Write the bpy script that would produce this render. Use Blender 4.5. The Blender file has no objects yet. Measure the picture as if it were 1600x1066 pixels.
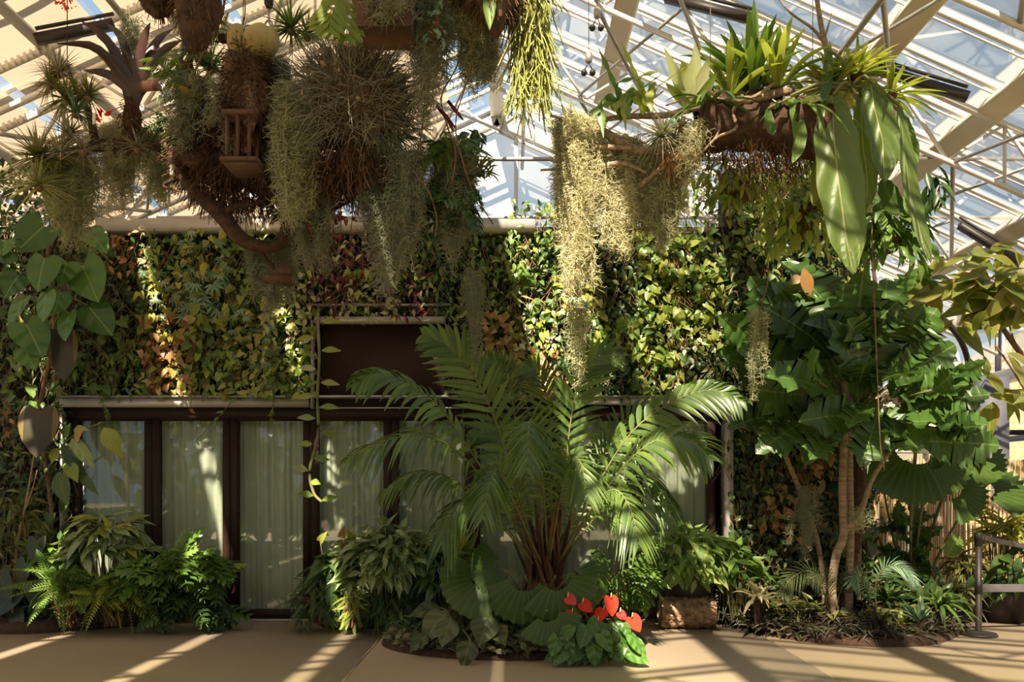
import bpy, math
import numpy as np
PI = math.pi
rng = np.random.default_rng(11)
SC = bpy.context.scene
COL = SC.collection

# ------------------------------------------------------------------ camera
cam_data = bpy.data.cameras.new('camera')
cam = bpy.data.objects.new('camera', cam_data); COL.objects.link(cam)
cam.location = (0, 0, 1.5); cam.rotation_euler = (PI/2, 0, 0)
cam_data.sensor_width = 36; cam_data.lens = 28.125
cam_data.shift_y = (760-533)/1600
cam_data.clip_end = 500
SC.camera = cam
# ------------------------------------------------------------------ world, sun, exposure
SC.view_settings.view_transform = 'Standard'; SC.view_settings.look = 'None'
SC.view_settings.gamma = 1; SC.view_settings.use_curve_mapping = False
SC.view_settings.exposure = 0.0
SC.cycles.max_bounces = 7; SC.cycles.diffuse_bounces = 4; SC.cycles.transparent_max_bounces = 12
SC.cycles.transmission_bounces = 4; SC.cycles.glossy_bounces = 2
SC.cycles.caustics_reflective = False; SC.cycles.caustics_refractive = False
SC.cycles.sample_clamp_indirect = 6

def nt_new(t, kind, **kw):
    n = t.nodes.new(kind)
    for k, v in kw.items(): setattr(n, k, v)
    return n
w = bpy.data.worlds.new('sky'); SC.world = w; w.use_nodes = True
t = w.node_tree; t.nodes.clear()
out = nt_new(t, 'ShaderNodeOutputWorld'); bg = nt_new(t, 'ShaderNodeBackground')
tc = nt_new(t, 'ShaderNodeTexCoord'); nz = nt_new(t, 'ShaderNodeTexNoise')
mp = nt_new(t, 'ShaderNodeMapping'); mp.inputs['Scale'].default_value = (1.2, 1.2, 3.2)
nz.inputs['Scale'].default_value = 3.0; nz.inputs['Detail'].default_value = 6; nz.inputs['Roughness'].default_value = .6
rp = nt_new(t, 'ShaderNodeValToRGB')
rp.color_ramp.elements[0].position = .47; rp.color_ramp.elements[0].color = (.47, .66, .86, 1)
rp.color_ramp.elements[1].position = .72; rp.color_ramp.elements[1].color = (1.0, .95, .88, 1)
t.links.new(tc.outputs['Generated'], mp.inputs['Vector']); t.links.new(mp.outputs[0], nz.inputs['Vector'])
t.links.new(nz.outputs['Fac'], rp.inputs[0]); t.links.new(rp.outputs[0], bg.inputs['Color'])
bg.inputs['Strength'].default_value = .95
t.links.new(bg.outputs[0], out.inputs[0])
sd = bpy.data.lights.new('sun', 'SUN'); sd.energy = 22; sd.angle = math.radians(.53); sd.color = (1, .85, .64)
sun = bpy.data.objects.new('sun', sd); COL.objects.link(sun)
from mathutils import Vector, Matrix
SUN = Vector((.25, 1.0, -1.0)).normalized()
sun.rotation_euler = (-SUN).to_track_quat('Z', 'Y').to_euler(); sun.location = (-4, -10, 16)

F = 1250.0
def P(px, py, Y): return np.array([(px-800)/F*Y, Y, 1.5+(760-py)/F*Y])
def A3(x): return np.asarray(x, dtype=float)

# ------------------------------------------------------------------ mesh kit
class B:
    def __init__(s): s.V=[]; s.F=[]; s.C=[]; s.M=[]; s.n=0
    def add(s, V, Fc, C=None, mi=0):
        V = A3(V).reshape(-1, 3); Fc = np.asarray(Fc, dtype=np.int64)
        if C is None: C = np.tile([rng.random(), .5, .5, rng.random()], (len(V), 1))
        s.V.append(V); s.C.append(A3(C)); s.F.append((Fc+s.n, mi)); s.n += len(V)
        return s
    def build(s, name, mats, parent=None, smooth=True, loc=None):
        V = np.concatenate(s.V); C = np.concatenate(s.C)
        if parent is not None: V = V - A3(parent.location)
        elif loc is not None: V = V - A3(loc)
        me = bpy.data.meshes.new(name)
        me.vertices.add(len(V)); me.vertices.foreach_set('co', V.astype(np.float32).ravel())
        lv = np.concatenate([f.ravel() for f, _ in s.F]).astype(np.int32)
        tot = np.concatenate([np.full(len(f), f.shape[1]) for f, _ in s.F]).astype(np.int32)
        st = np.concatenate([[0], np.cumsum(tot)[:-1]]).astype(np.int32)
        mi = np.concatenate([np.full(len(f), m) for f, m in s.F]).astype(np.int32)
        me.loops.add(len(lv)); me.loops.foreach_set('vertex_index', lv)
        me.polygons.add(len(tot)); me.polygons.foreach_set('loop_start', st); me.polygons.foreach_set('loop_total', tot)
        me.polygons.foreach_set('material_index', mi)
        if smooth: me.polygons.foreach_set('use_smooth', np.ones(len(tot), dtype=bool))
        ca = me.attributes.new('lf', 'FLOAT_COLOR', 'POINT'); ca.data.foreach_set('color', C.astype(np.float32).ravel())
        for m in (mats if isinstance(mats, (list, tuple)) else [mats]): me.materials.append(m)
        me.update(calc_edges=True); me.validate()
        o = bpy.data.objects.new(name, me); COL.objects.link(o)
        if parent is not None: o.parent = parent
        elif loc is not None: o.location = tuple(A3(loc))
        return o
    def empty(s): return s.n == 0

def grid_faces(nr, nc, wrap=False):      # rows x cols
    r = np.arange(nr-1)[:, None]; c = np.arange(nc if wrap else nc-1)[None, :]; c2 = (c+1) % nc
    return np.stack([r*nc+c, r*nc+c2, (r+1)*nc+c2, (r+1)*nc+c], -1).reshape(-1, 4)
def nrm(a): return a/np.maximum(np.linalg.norm(a, axis=-1, keepdims=True), 1e-9)
def tubes(PT, R, sides=3, rnd=None, cap=False):
    """many tubes: PT (M,K,3), R (M,K)"""
    PT = A3(PT); 
    if PT.ndim == 2: PT = PT[None]
    M, K, _ = PT.shape; R = np.broadcast_to(A3(R), (M, K))
    T = nrm(np.gradient(PT, axis=1)); ref = np.where(np.abs(T[:, :1, 2:3]) > .9, A3([1, 0, 0]), A3([0, 0, 1]))
    ref = np.broadcast_to(ref, T.shape); X = nrm(np.cross(T, ref)); Y = np.cross(T, X)
    a = np.arange(sides)/sides*2*PI
    V = PT[:, :, None]+R[:, :, None, None]*(np.cos(a)[None, None, :, None]*X[:, :, None]+np.sin(a)[None, None, :, None]*Y[:, :, None])
    f = grid_faces(K, sides, True); Fc = (f[None]+(np.arange(M)*K*sides)[:, None, None]).reshape(-1, 4)
    if rnd is None: rnd = rng.random(M)
    C = np.zeros((M, K, sides, 4)); C[..., 0] = A3(rnd)[:, None, None]; C[..., 1] = np.arange(sides)/sides
    C[..., 2] = np.linspace(0, 1, K)[None, :, None]; C[..., 3] = rng.random(M)[:, None, None]
    return V.reshape(-1, 3), Fc, C.reshape(-1, 4)
def add_tube(b, pts, r, sides=6, mi=0, cap=True):
    pts = A3(pts); K = len(pts); r = np.broadcast_to(A3(r), (K,))
    if cap:
        d0 = nrm(pts[0]-pts[1])*1e-4; d1 = nrm(pts[-1]-pts[-2])*1e-4
        pts = np.concatenate([[pts[0]+d0], pts, [pts[-1]+d1]]); r = np.concatenate([[1e-4], r, [1e-4]])
    b.add(*tubes(pts, r, sides), mi=mi)
def spline(ctrl, n=16):
    c = A3(ctrl)
    if len(c) == 2: return c[0]+(c[1]-c[0])*np.linspace(0, 1, n)[:, None]
    p = np.concatenate([[2*c[0]-c[1]], c, [2*c[-1]-c[-2]]]); m = len(c)-1
    t = np.linspace(0, m, n); i = np.minimum(t.astype(int), m-1); u = (t-i)[:, None]
    a, b_, c_, d = p[i], p[i+1], p[i+2], p[i+3]
    return .5*((2*b_)+(-a+c_)*u+(2*a-5*b_+4*c_-d)*u**2+(-a+3*b_-3*c_+d)*u**3)
def blades(PT, W, S, fold=.15, rnd=None):
    """many strap leaves: PT (M,K,3), W (M,K), S (M,3) sideways"""
    PT = A3(PT); M, K, _ = PT.shape; W = np.broadcast_to(A3(W), (M, K))
    T = nrm(np.gradient(PT, axis=1)); S = A3(S)[:, None]; S = nrm(S-(S*T).sum(-1, keepdims=True)*T); N = np.cross(S, T)
    L = PT-S*W[..., None]/2; Rr = PT+S*W[..., None]/2; Mi = PT-N*(W*fold)[..., None]
    V = np.stack([L, Mi, Rr], 2)
    f = grid_faces(K, 3); Fc = (f[None]+(np.arange(M)*K*3)[:, None, None]).reshape(-1, 4)
    if rnd is None: rnd = rng.random(M)
    C = np.zeros((M, K, 3, 4)); C[..., 0] = A3(rnd)[:, None, None]; C[..., 1] = [0, .5, 1]
    C[..., 2] = np.linspace(0, 1, K)[None, :, None]; C[..., 3] = rng.random(M)[:, None, None]
    return V.reshape(-1, 3), Fc, C.reshape(-1, 4)
def arch(p, d, L, g, K=7):
    """curves from p along unit d, length L, bent down by g"""
    p, d = A3(p), nrm(A3(d)); M = len(d); L = np.broadcast_to(A3(L), (M,)); g = np.broadcast_to(A3(g), (M,))
    s = np.linspace(0, 1, K)[None, :, None]
    q = p[:, None]+d[:, None]*L[:, None, None]*s+A3([0, 0, -1])*(g*L)[:, None, None]*s**2
    return q
def add_box(b, lo, hi, mi=0):
    lo, hi = A3(lo), A3(hi)
    V = [[(lo, hi)[i][0], (lo, hi)[j][1], (lo, hi)[k][2]] for i in (0, 1) for j in (0, 1) for k in (0, 1)]
    b.add(V, [[0,1,3,2],[4,6,7,5],[0,4,5,1],[2,3,7,6],[0,2,6,4],[1,5,7,3]], mi=mi)
def add_bar(b, p0, p1, w, h, mi=0, up=(0, 0, 1)):
    p0, p1 = A3(p0), A3(p1); T = nrm(p1-p0); u = A3(up)
    if abs(T@u) > .95: u = A3([0, 1, 0])
    S = nrm(np.cross(T, u)); U = np.cross(S, T)
    V = [p+S*w/2*a+U*h/2*c for p in (p0, p1) for a in (-1, 1) for c in (-1, 1)]
    b.add(V, [[0,1,3,2],[4,6,7,5],[0,4,5,1],[2,3,7,6],[0,2,6,4],[1,5,7,3]], mi=mi)
def add_lathe(b, prof, c, n=24, mi=0, squash=1):
    prof = A3(prof); a = np.arange(n)/n*2*PI
    V = np.stack([prof[:, :1]*np.cos(a)+c[0], prof[:, :1]*np.sin(a)*squash+c[1], np.broadcast_to(prof[:, 1:2]+c[2], (len(prof), n))], -1)
    b.add(V.reshape(-1, 3), grid_faces(len(prof), n, True), mi=mi)
def add_blob(b, c, r, n=14, noise=.15, mi=0, seed=0):
    g = np.random.default_rng(seed); c, r = A3(c), np.broadcast_to(A3(r), (3,))
    th = np.linspace(1e-3, PI-1e-3, n); ph = np.arange(2*n)/(2*n)*2*PI
    D = np.stack([np.sin(th)[:, None]*np.cos(ph), np.sin(th)[:, None]*np.sin(ph), np.cos(th)[:, None]*np.ones(2*n)], -1)
    k = g.normal(size=(10, 3))*3.5; o = g.random(10)*6
    s = 1+noise*np.sin(D@k.T+o).mean(-1)*2.2+noise*.4*(np.sin(th)[:, None])*g.normal(size=D.shape[:2])*.5
    b.add((c+D*s[..., None]*r).reshape(-1, 3), grid_faces(n, 2*n, True), mi=mi)

# ------------------------------------------------------------------ leaf templates: (V, faces, uv)
def tleaf(outline, mids, droop=.2, cup=.12, wave=0):
    o = A3(outline); m = A3(mids); n = len(o)
    z = lambda y, x: -droop*np.maximum(y, 0)**2+cup*np.abs(x)+wave*np.sin(y*22)*np.abs(x)
    L = np.stack([-o[:, 0], o[:, 1], z(o[:, 1], o[:, 0])], -1); R = L*[-1, 1, 1]
    Mm = np.stack([0*m, m, z(m, 0*m)], -1)
    V = np.stack([L, Mm, R], 1).reshape(-1, 3)
    uv = np.zeros((n, 3, 2)); uv[:, :, 1] = m[:, None]; uv[:, 0, 0] = .5-o[:, 0]; uv[:, 1, 0] = .5; uv[:, 2, 0] = .5+o[:, 0]
    return V, grid_faces(n, 3), uv.reshape(-1, 2)
def prof(ws, **k):
    n = len(ws); y = np.linspace(0, 1, n); return tleaf(np.stack([A3(ws)/2, y], -1), y, **k)
def tcomb(parts):
    Vs, Fs, Us, n = [], [], [], 0
    for (V, f, u), ang, sx, sy, off, zt in parts:
        c, s = math.cos(ang), math.sin(ang); x, y, z = V[:, 0]*sx, V[:, 1]*sy, V[:, 2]*sy
        q = np.stack([x*c+y*s, -x*s+y*c, z+zt*y], -1)+A3(off)
        Vs.append(q); Fs.append(f+n); Us.append(u); n += len(V)
    return np.concatenate(Vs), np.concatenate(Fs), np.concatenate(Us)
OV = [.03, .55, .9, 1, .88, .6, .3, .02]
LANCE = [.03, .45, .8, 1, .95, .7, .4, .02]
T = {}
T['ovate'] = [prof(OV, droop=d, cup=c) for d, c in ((.1, .1), (.3, .15), (.5, .05), (.0, .25))]
T['lance'] = [prof(LANCE, droop=d, cup=c) for d, c in ((.1, .2), (.35, .2), (.6, .15))]
T['strap'] = [prof([.5, .8, 1, 1, .9, .7, .4, .03], droop=d, cup=.2) for d in (.1, .4, .8)]
HO = [(0.01, 0), (.22, -.14), (.42, -.12), (.5, .08), (.46, .32), (.34, .58), (.17, .82), (.005, 1)]
HM = [0, .01, .03, .12, .32, .58, .82, 1]
T['heart'] = [tleaf(HO, HM, droop=d, cup=c) for d, c in ((.1, .1), (.3, .2), (.5, .05), (.0, .3))]
SP = [(0.01, 0), (.2, -.22), (.33, -.2), (.36, 0), (.36, .25), (.3, .5), (.18, .78), (.005, 1)]
T['arrow'] = [tleaf(SP, HM, droop=d, cup=c) for d, c in ((.1, .1), (.4, .2), (.6, .05))]
def jag(n, base, amp, per, g):
    y = np.linspace(0, 1, n); w_ = np.interp(y, np.linspace(0, 1, len(base)), base)
    k = np.where(np.arange(n) % per == 0, 1-amp, 1.0)*(1+g.normal(size=n)*.05); o = w_*k/2; o[0] = .02; o[-1] = .01
    yy = y-np.where(np.arange(n) % per == 0, .03, -.02)*(y > .05)*(y < .95)
    return np.stack([o, yy], -1), y
T['ruffle'] = []
for i in range(4):
    g = np.random.default_rng(i); o, m = jag(29, [.1, .55, .8, .95, 1.05, 1.05, .95, .7, .15], .22, 2, g)
    T['ruffle'].append(tleaf(o, m, droop=(.15, .35, .5, .1)[i], cup=(.2, .05, .25, .3)[i], wave=.2))
ll = prof([.1, .6, 1, .9, .5, .03], droop=.25, cup=.15)
BO = [(0.01, .06), (.10, -.05), (.24, -.12), (.37, -.08), (.45, .04), (.49, .18), (.485, .33), (.44, .50), (.36, .66), (.25, .80), (.13, .92), (.05, .98), (.005, 1.02)]
BM = [.06, .05, .04, .06, .10, .20, .33, .50, .66, .80, .92, .98, 1.02]
T['bigheart'] = [tleaf(BO, BM, droop=d, cup=c) for d, c in ((.05, .12), (.22, .22), (.12, -.10))]
T['palmate'] = [tcomb([(ll, a, .2, .55+.45*math.cos(a*.7), (0, 0, 0), z) for a in np.linspace(-1.9, 1.9, 7)]) for z in (0, -.2)]
def pinnate(n, llen, lw, ang, droop, taper=None, tip=True):
    ps = []
    for i in range(n):
        y = .08+.9*i/n; s = math.sin(PI*min(1, .18+.8*i/n))**.7 if taper is None else taper(i/n)
        for sgn in (-1, 1):
            ps.append((ll, sgn*ang*(1-.35*i/n), lw, llen*s, (0, y, -droop*y*y), -.15))
    ps.append((prof([.02]*6, droop=droop, cup=0), 0, 1, 1, (0, 0, 0), 0))
    return tcomb(ps)
T['fern'] = [pinnate(15, .16, .05, 1.35, d) for d in (.25, .55, .9)]
T['selloum'] = [pinnate(6, .46, .19, 1.1, d) for d in (.2, .45, .7)]
T['palmfrond'] = [pinnate(17, .42, .045, .95, d) for d in (.3, .6, .9)]
def fan(n=15, span=4.2, droop=.3, tooth=.06, hub=0.0):
    V = [(0, 0, 0)]; U = [(.5, 0)]; Fc = []
    a = np.linspace(-span/2, span/2, n*2+1); rings = (.33, .66, .93)
    for r in rings:
        for j, q in enumerate(a):
            z = (.085*r if j % 2 else 0)-droop*r*r; V.append((math.sin(q)*r, math.cos(q)*r, z)); U.append((.5 if j % 2 else .9, r))
    for j, q in enumerate(a):
        r = 1.0 if j % 2 else 1-tooth; V.append((math.sin(q)*r, math.cos(q)*r, (.085 if j % 2 else 0)-droop*r*r)); U.append((.5 if j % 2 else .9, 1))
    m = len(a)
    for j in range(m-1): Fc.append([0, 1+j, 2+j, 2+j])
    for k in range(3):
        for j in range(m-1): Fc.append([1+k*m+j, 1+(k+1)*m+j, 2+(k+1)*m+j, 2+k*m+j])
    return A3(V), np.array(Fc), A3(U)
T['fan'] = [fan(droop=d) for d in (.1, .3)]
def put(b, T_, Pp, Ad, Nn, L, W, rnd=None, mi=0):
    """place leaves: base points, axis, face normal, length, width"""
    Pp = A3(Pp).reshape(-1, 3); M = len(Pp)
    if M == 0: return
    A = nrm(np.broadcast_to(A3(Ad), (M, 3))); N = np.broadcast_to(A3(Nn), (M, 3)); L = np.broadcast_to(A3(L), (M,)); W = np.broadcast_to(A3(W), (M,))
    X = nrm(np.cross(A, N+1e-4)); N = np.cross(X, A)
    rnd = rng.random(M) if rnd is None else np.broadcast_to(A3(rnd), (M,)); k = rng.integers(0, len(T_), M)
    for i, (V, f, u) in enumerate(T_):
        s = k == i; m = s.sum()
        if not m: continue
        q = Pp[s][:, None]+(V[None, :, 0:1]*W[s][:, None, None])*X[s][:, None]+(V[None, :, 1:2]*L[s][:, None, None])*A[s][:, None]+(V[None, :, 2:3]*L[s][:, None, None])*N[s][:, None]
        C = np.zeros((m, len(V), 4)); C[..., 0] = rnd[s][:, None]; C[..., 1] = u[:, 0]; C[..., 2] = u[:, 1]; C[..., 3] = rng.random(m)[:, None]
        b.add(q.reshape(-1, 3), (f[None]+(np.arange(m)*len(V))[:, None, None]).reshape(-1, f.shape[1]), C.reshape(-1, 4), mi)

# ------------------------------------------------------------------ materials
def mat_base(name):
    m = bpy.data.materials.new(name); m.use_nodes = True; t = m.node_tree; t.nodes.clear()
    return m, t, nt_new(t, 'ShaderNodeOutputMaterial')
def ramp(t, cols, fac=None):
    r = nt_new(t, 'ShaderNodeValToRGB'); e = r.color_ramp.elements
    while len(e) < len(cols): e.new(.5)
    for i, c in enumerate(cols):
        e[i].position = i/max(1, len(cols)-1); e[i].color = (*c, 1)
    if fac is not None: t.links.new(fac, r.inputs[0])
    return r
def mth(t, op, a, b=None):
    n = nt_new(t, 'ShaderNodeMath', operation=op)
    for i, v in enumerate((a, b)):
        if v is None: continue
        if isinstance(v, (int, float)): n.inputs[i].default_value = v
        else: t.links.new(v, n.inputs[i])
    return n.outputs[0]
def mixc(t, fac, a, b, bt='MIX'):
    n = nt_new(t, 'ShaderNodeMix', data_type='RGBA', blend_type=bt)
    for i, v in ((0, fac), (6, a), (7, b)):
        if isinstance(v, (int, float)): n.inputs[i].default_value = v
        elif isinstance(v, tuple): n.inputs[i].default_value = (*v, 1)
        else: t.links.new(v, n.inputs[i])
    return n.outputs[2]
def leafmat(name, cols, vein=.35, veincol=None, rough=.38, trans=.35, margin=None, side=18, spec=.5, veinw=.016, bump=0):
    m, t, o = mat_base(name); at = nt_new(t, 'ShaderNodeAttribute', attribute_name='lf')
    sp = nt_new(t, 'ShaderNodeSeparateColor'); t.links.new(at.outputs['Color'], sp.inputs[0])
    r = ramp(t, cols, sp.outputs[0]); c = r.outputs[0]
    au = mth(t, 'ABSOLUTE', mth(t, 'SUBTRACT', sp.outputs[1], .5))
    if side:
        sv = mth(t, 'SINE', mth(t, 'MULTIPLY', mth(t, 'SUBTRACT', sp.outputs[2], mth(t, 'MULTIPLY', au, .6)), side*2.5))
        c = mixc(t, mth(t, 'MULTIPLY', mth(t, 'MAXIMUM', sv, 0), .22), c, (.75, .85, .6), 'MULTIPLY')
    if vein:
        vm = mth(t, 'LESS_THAN', au, veinw); vc = veincol or tuple(min(1, x*1.8+.05) for x in cols[-1])
        c = mixc(t, mth(t, 'MULTIPLY', vm, vein), c, vc)
    if margin is not None: c = mixc(t, mth(t, 'MULTIPLY', mth(t, 'GREATER_THAN', au, .34), .8), c, margin)
    nz = nt_new(t, 'ShaderNodeTexNoise'); nz.inputs['Scale'].default_value = 9
    c = mixc(t, .35, c, ramp(t, [(.55, .55, .5), (1.25, 1.2, 1.0)], nz.outputs['Fac']).outputs[0], 'MULTIPLY')
    p = nt_new(t, 'ShaderNodeBsdfPrincipled'); p.inputs['Roughness'].default_value = rough
    p.inputs['Specular IOR Level'].default_value = spec
    t.links.new(c, p.inputs['Base Color'])
    if bump and side:
        bp = nt_new(t, 'ShaderNodeBump'); bp.inputs['Strength'].default_value = bump; bp.inputs['Distance'].default_value = .012
        t.links.new(mth(t, 'SUBTRACT', sv, mth(t, 'MULTIPLY', mth(t, 'LESS_THAN', au, .03), 2)), bp.inputs['Height']); t.links.new(bp.outputs[0], p.inputs['Normal'])
    tr = nt_new(t, 'ShaderNodeBsdfTranslucent'); t.links.new(mixc(t, .6, c, (1.5, 1.45, .7), 'MULTIPLY'), tr.inputs[0])
    mx = nt_new(t, 'ShaderNodeMixShader'); mx.inputs[0].default_value = trans
    t.links.new(p.outputs[0], mx.inputs[1]); t.links.new(tr.outputs[0], mx.inputs[2]); t.links.new(mx.outputs[0], o.inputs[0])
    return m
def solid(name, cols, rough=.6, scale=8, bump=0, metal=0, detail=5, spec=.5, stretch=None, rand=0):
    m, t, o = mat_base(name); p = nt_new(t, 'ShaderNodeBsdfPrincipled')
    nz = nt_new(t, 'ShaderNodeTexNoise'); nz.inputs['Scale'].default_value = scale; nz.inputs['Detail'].default_value = detail
    tc = nt_new(t, 'ShaderNodeTexCoord'); v = tc.outputs['Object']
    if stretch:
        mp = nt_new(t, 'ShaderNodeMapping'); mp.inputs['Scale'].default_value = stretch; t.links.new(v, mp.inputs[0]); v = mp.outputs[0]
    t.links.new(v, nz.inputs['Vector']); f = nz.outputs['Fac']
    if rand:
        at = nt_new(t, 'ShaderNodeAttribute', attribute_name='lf'); sp = nt_new(t, 'ShaderNodeSeparateColor'); t.links.new(at.outputs['Color'], sp.inputs[0])
        f = mth(t, 'ADD', mth(t, 'MULTIPLY', f, 1-rand), mth(t, 'MULTIPLY', sp.outputs[0], rand))
    else: f = mth(t, 'ADD', mth(t, 'MULTIPLY', mth(t, 'SUBTRACT', f, .5), 2.2), .5)
    t.links.new(ramp(t, cols, f).outputs[0], p.inputs['Base Color'])
    p.inputs['Roughness'].default_value = rough; p.inputs['Metallic'].default_value = metal; p.inputs['Specular IOR Level'].default_value = spec
    if bump:
        bp = nt_new(t, 'ShaderNodeBump'); bp.inputs['Strength'].default_value = bump; bp.inputs['Distance'].default_value = .03
        t.links.new(nz.outputs['Fac'], bp.inputs['Height']); t.links.new(bp.outputs[0], p.inputs['Normal'])
    t.links.new(p.outputs[0], o.inputs[0]); return m
def hairmat(name, cols, trans=.35):
    return leafmat(name, cols, vein=0, rough=.8, trans=trans, side=0, spec=.15)
def glassmat(name, tint, refl=.08, milk=0):
    m, t, o = mat_base(name); tr = nt_new(t, 'ShaderNodeBsdfTransparent'); tr.inputs[0].default_value = (*tint, 1)
    gl = nt_new(t, 'ShaderNodeBsdfGlossy'); gl.inputs['Roughness'].default_value = .02
    lw = nt_new(t, 'ShaderNodeLayerWeight'); lw.inputs[0].default_value = .35
    mx = nt_new(t, 'ShaderNodeMixShader'); t.links.new(mth(t, 'ADD', mth(t, 'MULTIPLY', lw.outputs['Fresnel'], .5), refl), mx.inputs[0])
    t.links.new(tr.outputs[0], mx.inputs[1]); t.links.new(gl.outputs[0], mx.inputs[2]); s = mx.outputs[0]
    if milk:
        tl = nt_new(t, 'ShaderNodeBsdfTranslucent'); tl.inputs[0].default_value = (.9, .93, .95, 1)
        df = nt_new(t, 'ShaderNodeBsdfDiffuse'); df.inputs[0].default_value = (.9, .93, .95, 1)
        m1 = nt_new(t, 'ShaderNodeMixShader'); m1.inputs[0].default_value = .5; t.links.new(tl.outputs[0], m1.inputs[1]); t.links.new(df.outputs[0], m1.inputs[2])
        m2 = nt_new(t, 'ShaderNodeMixShader'); m2.inputs[0].default_value = milk; t.links.new(s, m2.inputs[1]); t.links.new(m1.outputs[0], m2.inputs[2]); s = m2.outputs[0]
    t.links.new(s, o.inputs[0]); return m
def clothmat(name, col, trans, see=0.0, stripe=None):
    m, t, o = mat_base(name); c = col
    df = nt_new(t, 'ShaderNodeBsdfDiffuse'); tl = nt_new(t, 'ShaderNodeBsdfTranslucent')
    df.inputs[0].default_value = (*col, 1); tl.inputs[0].default_value = (*col, 1)
    mx = nt_new(t, 'ShaderNodeMixShader'); mx.inputs[0].default_value = trans
    t.links.new(df.outputs[0], mx.inputs[1]); t.links.new(tl.outputs[0], mx.inputs[2]); s = mx.outputs[0]
    if see:
        tr = nt_new(t, 'ShaderNodeBsdfTransparent'); m2 = nt_new(t, 'ShaderNodeMixShader'); m2.inputs[0].default_value = see
        t.links.new(s, m2.inputs[1]); t.links.new(tr.outputs[0], m2.inputs[2]); s = m2.outputs[0]
    t.links.new(s, o.inputs[0]); return m

M = {}
M['steel'] = solid('white_painted_steel', [(.70, .65, .60), (.80, .76, .71)], .5, 3)
M['galv'] = solid('galvanised_tube', [(.36, .34, .32), (.48, .45, .42)], .4, 6, metal=.5)
M['girder'] = solid('ribbed_beige_metal', [(.76, .67, .48), (.86, .77, .58)], .6, 2)
M['black'] = solid('black_metal', [(.018, .012, .010), (.03, .02, .018)], .5, 6)
M['frame'] = solid('dark_bronze_frame', [(.024, .012, .008), (.036, .018, .013)], .6, 5, spec=.2)
M['silver'] = solid('silver_flashing', [(.42, .38, .34), (.52, .47, .42)], .4, 5, metal=.3)
M['soil'] = solid('mulch', [(.03, .014, .007), (.075, .038, .018)], .95, 25, bump=.8)
M['back'] = solid('felt_backing', [(.022, .013, .007), (.05, .028, .014)], .95, 12, bump=.4)
M['bark'] = solid('brown_bark', [(.09, .045, .022), (.30, .18, .10)], .9, 14, bump=.7, stretch=(1, 1, 3))
M['darkbark'] = solid('dark_bark', [(.03, .014, .008), (.10, .05, .025)], .9, 18, bump=.8)
M['palebark'] = solid('pale_ringed_bark', [(.19, .12, .07), (.40, .30, .20)], .85, 9, bump=.5, stretch=(1, 1, 5))
M['driftwood'] = solid('weathered_wood', [(.16, .10, .06), (.42, .30, .19)], .85, 30, bump=.7)
M['cork'] = solid('cork_bark', [(.10, .055, .03), (.34, .21, .12), (.52, .36, .22)], .95, 14, bump=1.0, detail=10)
M['fibre'] = hairmat('brown_fibre', [(.05, .024, .012), (.14, .072, .036), (.24, .14, .075)], .15)
M['wood'] = solid('slat_wood', [(.07, .032, .018), (.15, .075, .042)], .8, 10, stretch=(1, 8, 1))
M['pot'] = solid('dark_pot', [(.05, .05, .048), (.09, .085, .08)], .5, 6)
M['glass'] = glassmat('roof_glass', (.93, .96, .97), .02)
M['doorglass'] = glassmat('door_glass', (.95, .96, .92), .05)
M['milk'] = glassmat('gable_panel', (.9, .94, .96), .03, milk=.45)
M['cloth'] = clothmat('beige_shade_cloth', (.60, .47, .345), .36)
M['curtain'] = clothmat('sheer_curtain', (.74, .82, .66), .3)
M['bamboo'] = solid('bamboo_canes', [(.42, .26, .12), (.68, .47, .24), (.82, .62, .36)], .5, 3, rand=.7)
# ------------------------------------------------------------------ naming helpers
def tag(o, label=None, cat=None, group=None, kind=None):
    if label: o['label'] = label
    if cat: o['category'] = cat
    if group: o['group'] = group
    if kind: o['kind'] = kind
    return o
def thing(name, label, cat, loc, group=None):
    o = bpy.data.objects.new(name, None); COL.objects.link(o); o.location = tuple(A3(loc)); o.empty_display_size = .1
    return tag(o, label, cat, group)
def struct(name, b, m, parent=None, smooth=False, kind=True):
    o = b.build(name, m, parent, smooth)
    if parent is None: o['kind'] = 'structure'
    return o
def base_struct(name, loc, label=None):
    o = bpy.data.objects.new(name, None); COL.objects.link(o); o.location = tuple(loc); o['kind'] = 'structure'
    return o
# ------------------------------------------------------------------ floor
m, t, o = mat_base('concrete'); M['floor'] = m
tc = nt_new(t, 'ShaderNodeTexCoord'); p = nt_new(t, 'ShaderNodeBsdfPrincipled')
n1 = nt_new(t, 'ShaderNodeTexNoise'); n1.inputs['Scale'].default_value = 1.1; n1.inputs['Detail'].default_value = 8
n2 = nt_new(t, 'ShaderNodeTexNoise'); n2.inputs['Scale'].default_value = .45; n2.inputs['Detail'].default_value = 3
for n in (n1, n2): t.links.new(tc.outputs['Object'], n.inputs['Vector'])
c = ramp(t, [(.37, .275, .185), (.51, .395, .27)], n1.outputs['Fac']).outputs[0]
sepx = nt_new(t, 'ShaderNodeSeparateXYZ'); t.links.new(tc.outputs['Object'], sepx.inputs[0])
near = mth(t, 'MULTIPLY', mth(t, 'LESS_THAN', sepx.outputs[1], 7.4), mth(t, 'GREATER_THAN', n2.outputs['Fac'], .44))
mossf = mth(t, 'MULTIPLY', mth(t, 'MULTIPLY', mth(t, 'SUBTRACT', 7.3, sepx.outputs[1]), 1.6), mth(t, 'SUBTRACT', n2.outputs['Fac'], .38))
mn = nt_new(t, 'ShaderNodeClamp'); t.links.new(mossf, mn.inputs[0]); mn.inputs['Max'].default_value = .7
c = mixc(t, mn.outputs[0], c, (.36, .32, .12))
t.links.new(c, p.inputs['Base Color']); p.inputs['Roughness'].default_value = .6; t.links.new(p.outputs[0], o.inputs[0])
fl = B()
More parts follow.
